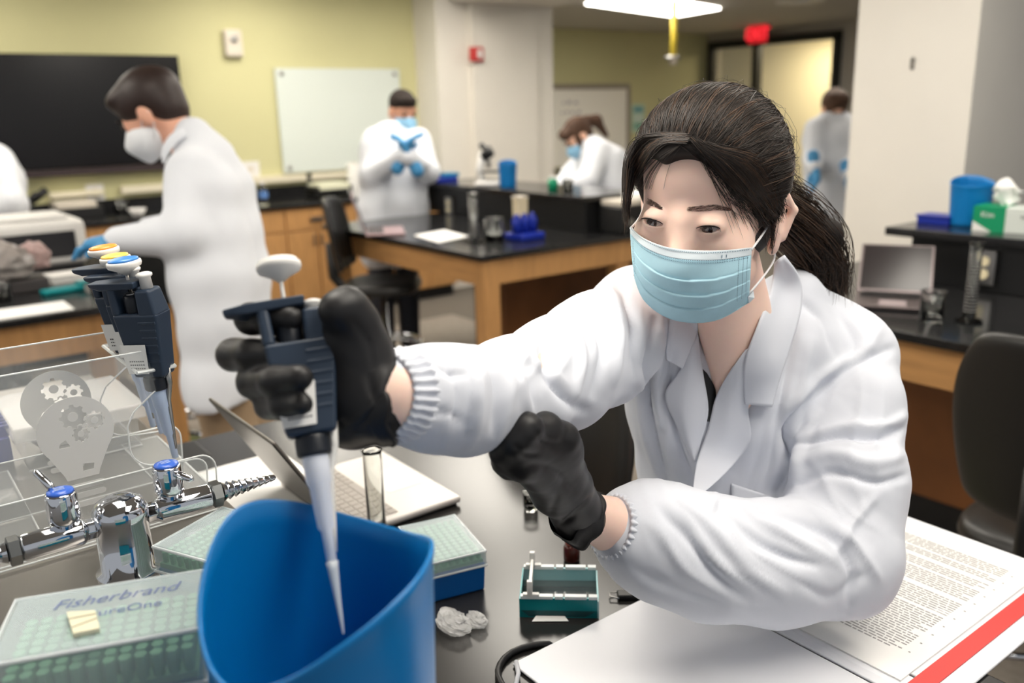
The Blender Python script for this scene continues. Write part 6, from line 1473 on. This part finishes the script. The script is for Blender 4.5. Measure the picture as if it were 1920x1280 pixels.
# ---- gloves
def glove(name, pr, creases_, label, h=.0024, seed=0, k=.010):
    V, Q = sdf_mesh(pr, h, k, smooth=2); V = creased(V, vnormals(V, Q), creases_); N = vnormals(V, Q); V = V+N*scuffs(V, .0008, 45, seed)[:, None]; V = relax(V, Q, .4)
    o = obj(name, (V, Q), M_glovek, WM, world=True, smooth=True); o['label'] = label; return V, Q
def fing(pts, rs, kk=.005): return [('c', pd(*pts[i]), pd(*pts[i+1]), rs[i], rs[i+1], 'u', kk) for i in range(len(pts)-1)]
rg = [('c', pd(712, 757, .660), pd(668, 735, .668), .0305, .036), ('c', pd(668, 735, .668), pd(640, 650, .672), .035, .030), ('c', pd(690, 700, .655), pd(655, 630, .650), .026, .024), ('c', pd(700, 745, .66), pd(655, 780, .668), .030, .022),
      ('c', pd(640, 650, .672), pd(610, 610, .685), .026, .018), ('c', pd(660, 780, .67), pd(625, 775, .685), .024, .016)]
rg += fing([(680, 650, .650), (666, 604, .640), (648, 578, .632), (628, 580, .624)], [.020, .0160, .0150, .0125], .008)
rg += fing([(615, 612, .688), (540, 600, .682), (470, 597, .662), (505, 596, .645), (545, 596, .636)], [.015, .012, .0115, .0108, .009])
rg += fing([(618, 665, .688), (530, 664, .684), (437, 665, .660), (470, 664, .640), (512, 662, .630)], [.015, .0122, .0118, .011, .0092])
rg += fing([(625, 722, .688), (540, 718, .682), (474, 717, .645), (515, 714, .617), (563, 708, .603)], [.015, .012, .0114, .0105, .009])
rg += fing([(632, 775, .685), (560, 768, .680), (503, 760, .645), (532, 760, .618), (566, 757, .606)], [.013, .0105, .0098, .009, .008])
glove('glove', rg, [([(735, 780), (700, 740), (690, 700)], 7, -.002), ([(660, 600), (690, 640), (700, 690)], 6, -.0015), ([(740, 720), (715, 760), (670, 800)], 5, -.003), ([(725, 700), (690, 770), (640, 805)], 6, .0015)], 'black nitrile glove gripping the pipette', seed=21)
cuffg = MB()
def bandring(c, axis, r0, hintv, w_=.012, lip=.003, seed=0):
    ax = nrm(axis); u_ = nrm(np.cross(ax, hintv)); v_ = np.cross(ax, u_); P = []; g = np.random.RandomState(seed); ph = g.rand(8)*6
    for i in range(72):
        a = 2*PI*i/72; wob = sum(math.sin((3+q)*a+ph[q]) for q in range(5))*.0005
        P.append([c+ax*(dz+wob*2)+(u_*math.cos(a)+v_*math.sin(a))*(r0+dr+wob) for dr, dz in ((-.002, -w_), (.0008, -w_*.7), (.0012, -.002), (.0016+lip*.3, 0), (.001, .003), (-.003, .002))])
    return obj('glove_cuff', MB().grid(P, True), M_glovek, WM, world=True, smooth=True)
bandring(pd(716, 757, .660), pd(752, 742, .665)-pd(700, 752, .66), .0308, CF, .012, seed=4)
lg = [('c', pd(1086, 968, .915), pd(1060, 915, .880), .0285, .0275)]
kn = [(1056, 822, .800), (1022, 803, .782), (987, 803, .752), (962, 829, .750)]
lg += [('c', pd(1054, 842, .815), pd(968, 846, .768), .0165, .0140, 'u', .012)]
for i, (x, y, t) in enumerate(kn):
    lg += [('c', pd(1066-10*i, 910+4*i, .870), pd(x, y, t), .020, (.0142, .0146, .0138, .0126)[i], 'u', .014)]
    lg += fing([(x, y, t), (x-30+4*i, y+(8, 6, 12, 16)[i], t+.012), (x-34+6*i, y+38, t+.034), (x-8, y+52, t+.038)], [(.0140, .0142, .0134, .0122)[i], .0118, .0106, .0095], .006)
lg += fing([(1048, 915, .850), (1010, 888, .805), (980, 874, .775), (957, 864, .772)], [.018, .0145, .0124, .0112], .008)
lg += [('c', pd(1040, 880, .860), pd(1000, 858, .822), .027, .023)]
glove('glove', lg, [([(1080, 920), (1040, 880), (1000, 870)], 7, -.002), ([(1075, 840), (1040, 830), (1000, 830)], 5, -.0015), ([(1110, 930), (1080, 960), (1050, 985)], 5, -.003), ([(1060, 900), (1040, 940), (1030, 970)], 7, -.0015), ([(1000, 800), (1015, 825), (1040, 840)], 5, -.0018), ([(965, 835), (985, 850), (1010, 852)], 4, -.002)], 'black nitrile glove on the resting fist', seed=22)
bandring(pd(1090, 970, .917), pd(1156, 987, .950)-pd(1060, 945, .89), .0290, CF, .022, .006, seed=5)
# ---- trousers and shoes under the bench
hipc = pd(1440, 1120, 1.30); fl_dir = nrm([-0.10, -1, 0]); tp = []; ft = []
for s_ in (-1, 1):
    h_ = np.array([hipc[0]+s_*.10, hipc[1]+.10, .70]); kn_ = h_+np.array([s_*.03-.05, -.40, -.03]); fo = np.array([kn_[0], kn_[1]+.04, .10]); tp += [('c', h_, kn_, .088, .066), ('c', kn_, fo, .062, .045)]; ft.append(fo)
obj('trousers', sdf_mesh(tp, .010, .02), M_jean, WM, world=True, smooth=True)
shoes(WM, ft, fl_dir, M_black)
# ---- the pipette in her hand
k1, k0 = pd(524, 486, .650), pd(637, 1195, .600); ax_ = nrm(k1-k0)
HP = pipette('white-capped pipette held in the black-gloved hand over the bucket', k0+ax_*.046, k1, CR+.22*CF, mat('cap_white', (240, 238, 232), 0.3), None, tip=True, plunger_up=.011, shaftm=mat('shaft_white', (226, 230, 240), .4))
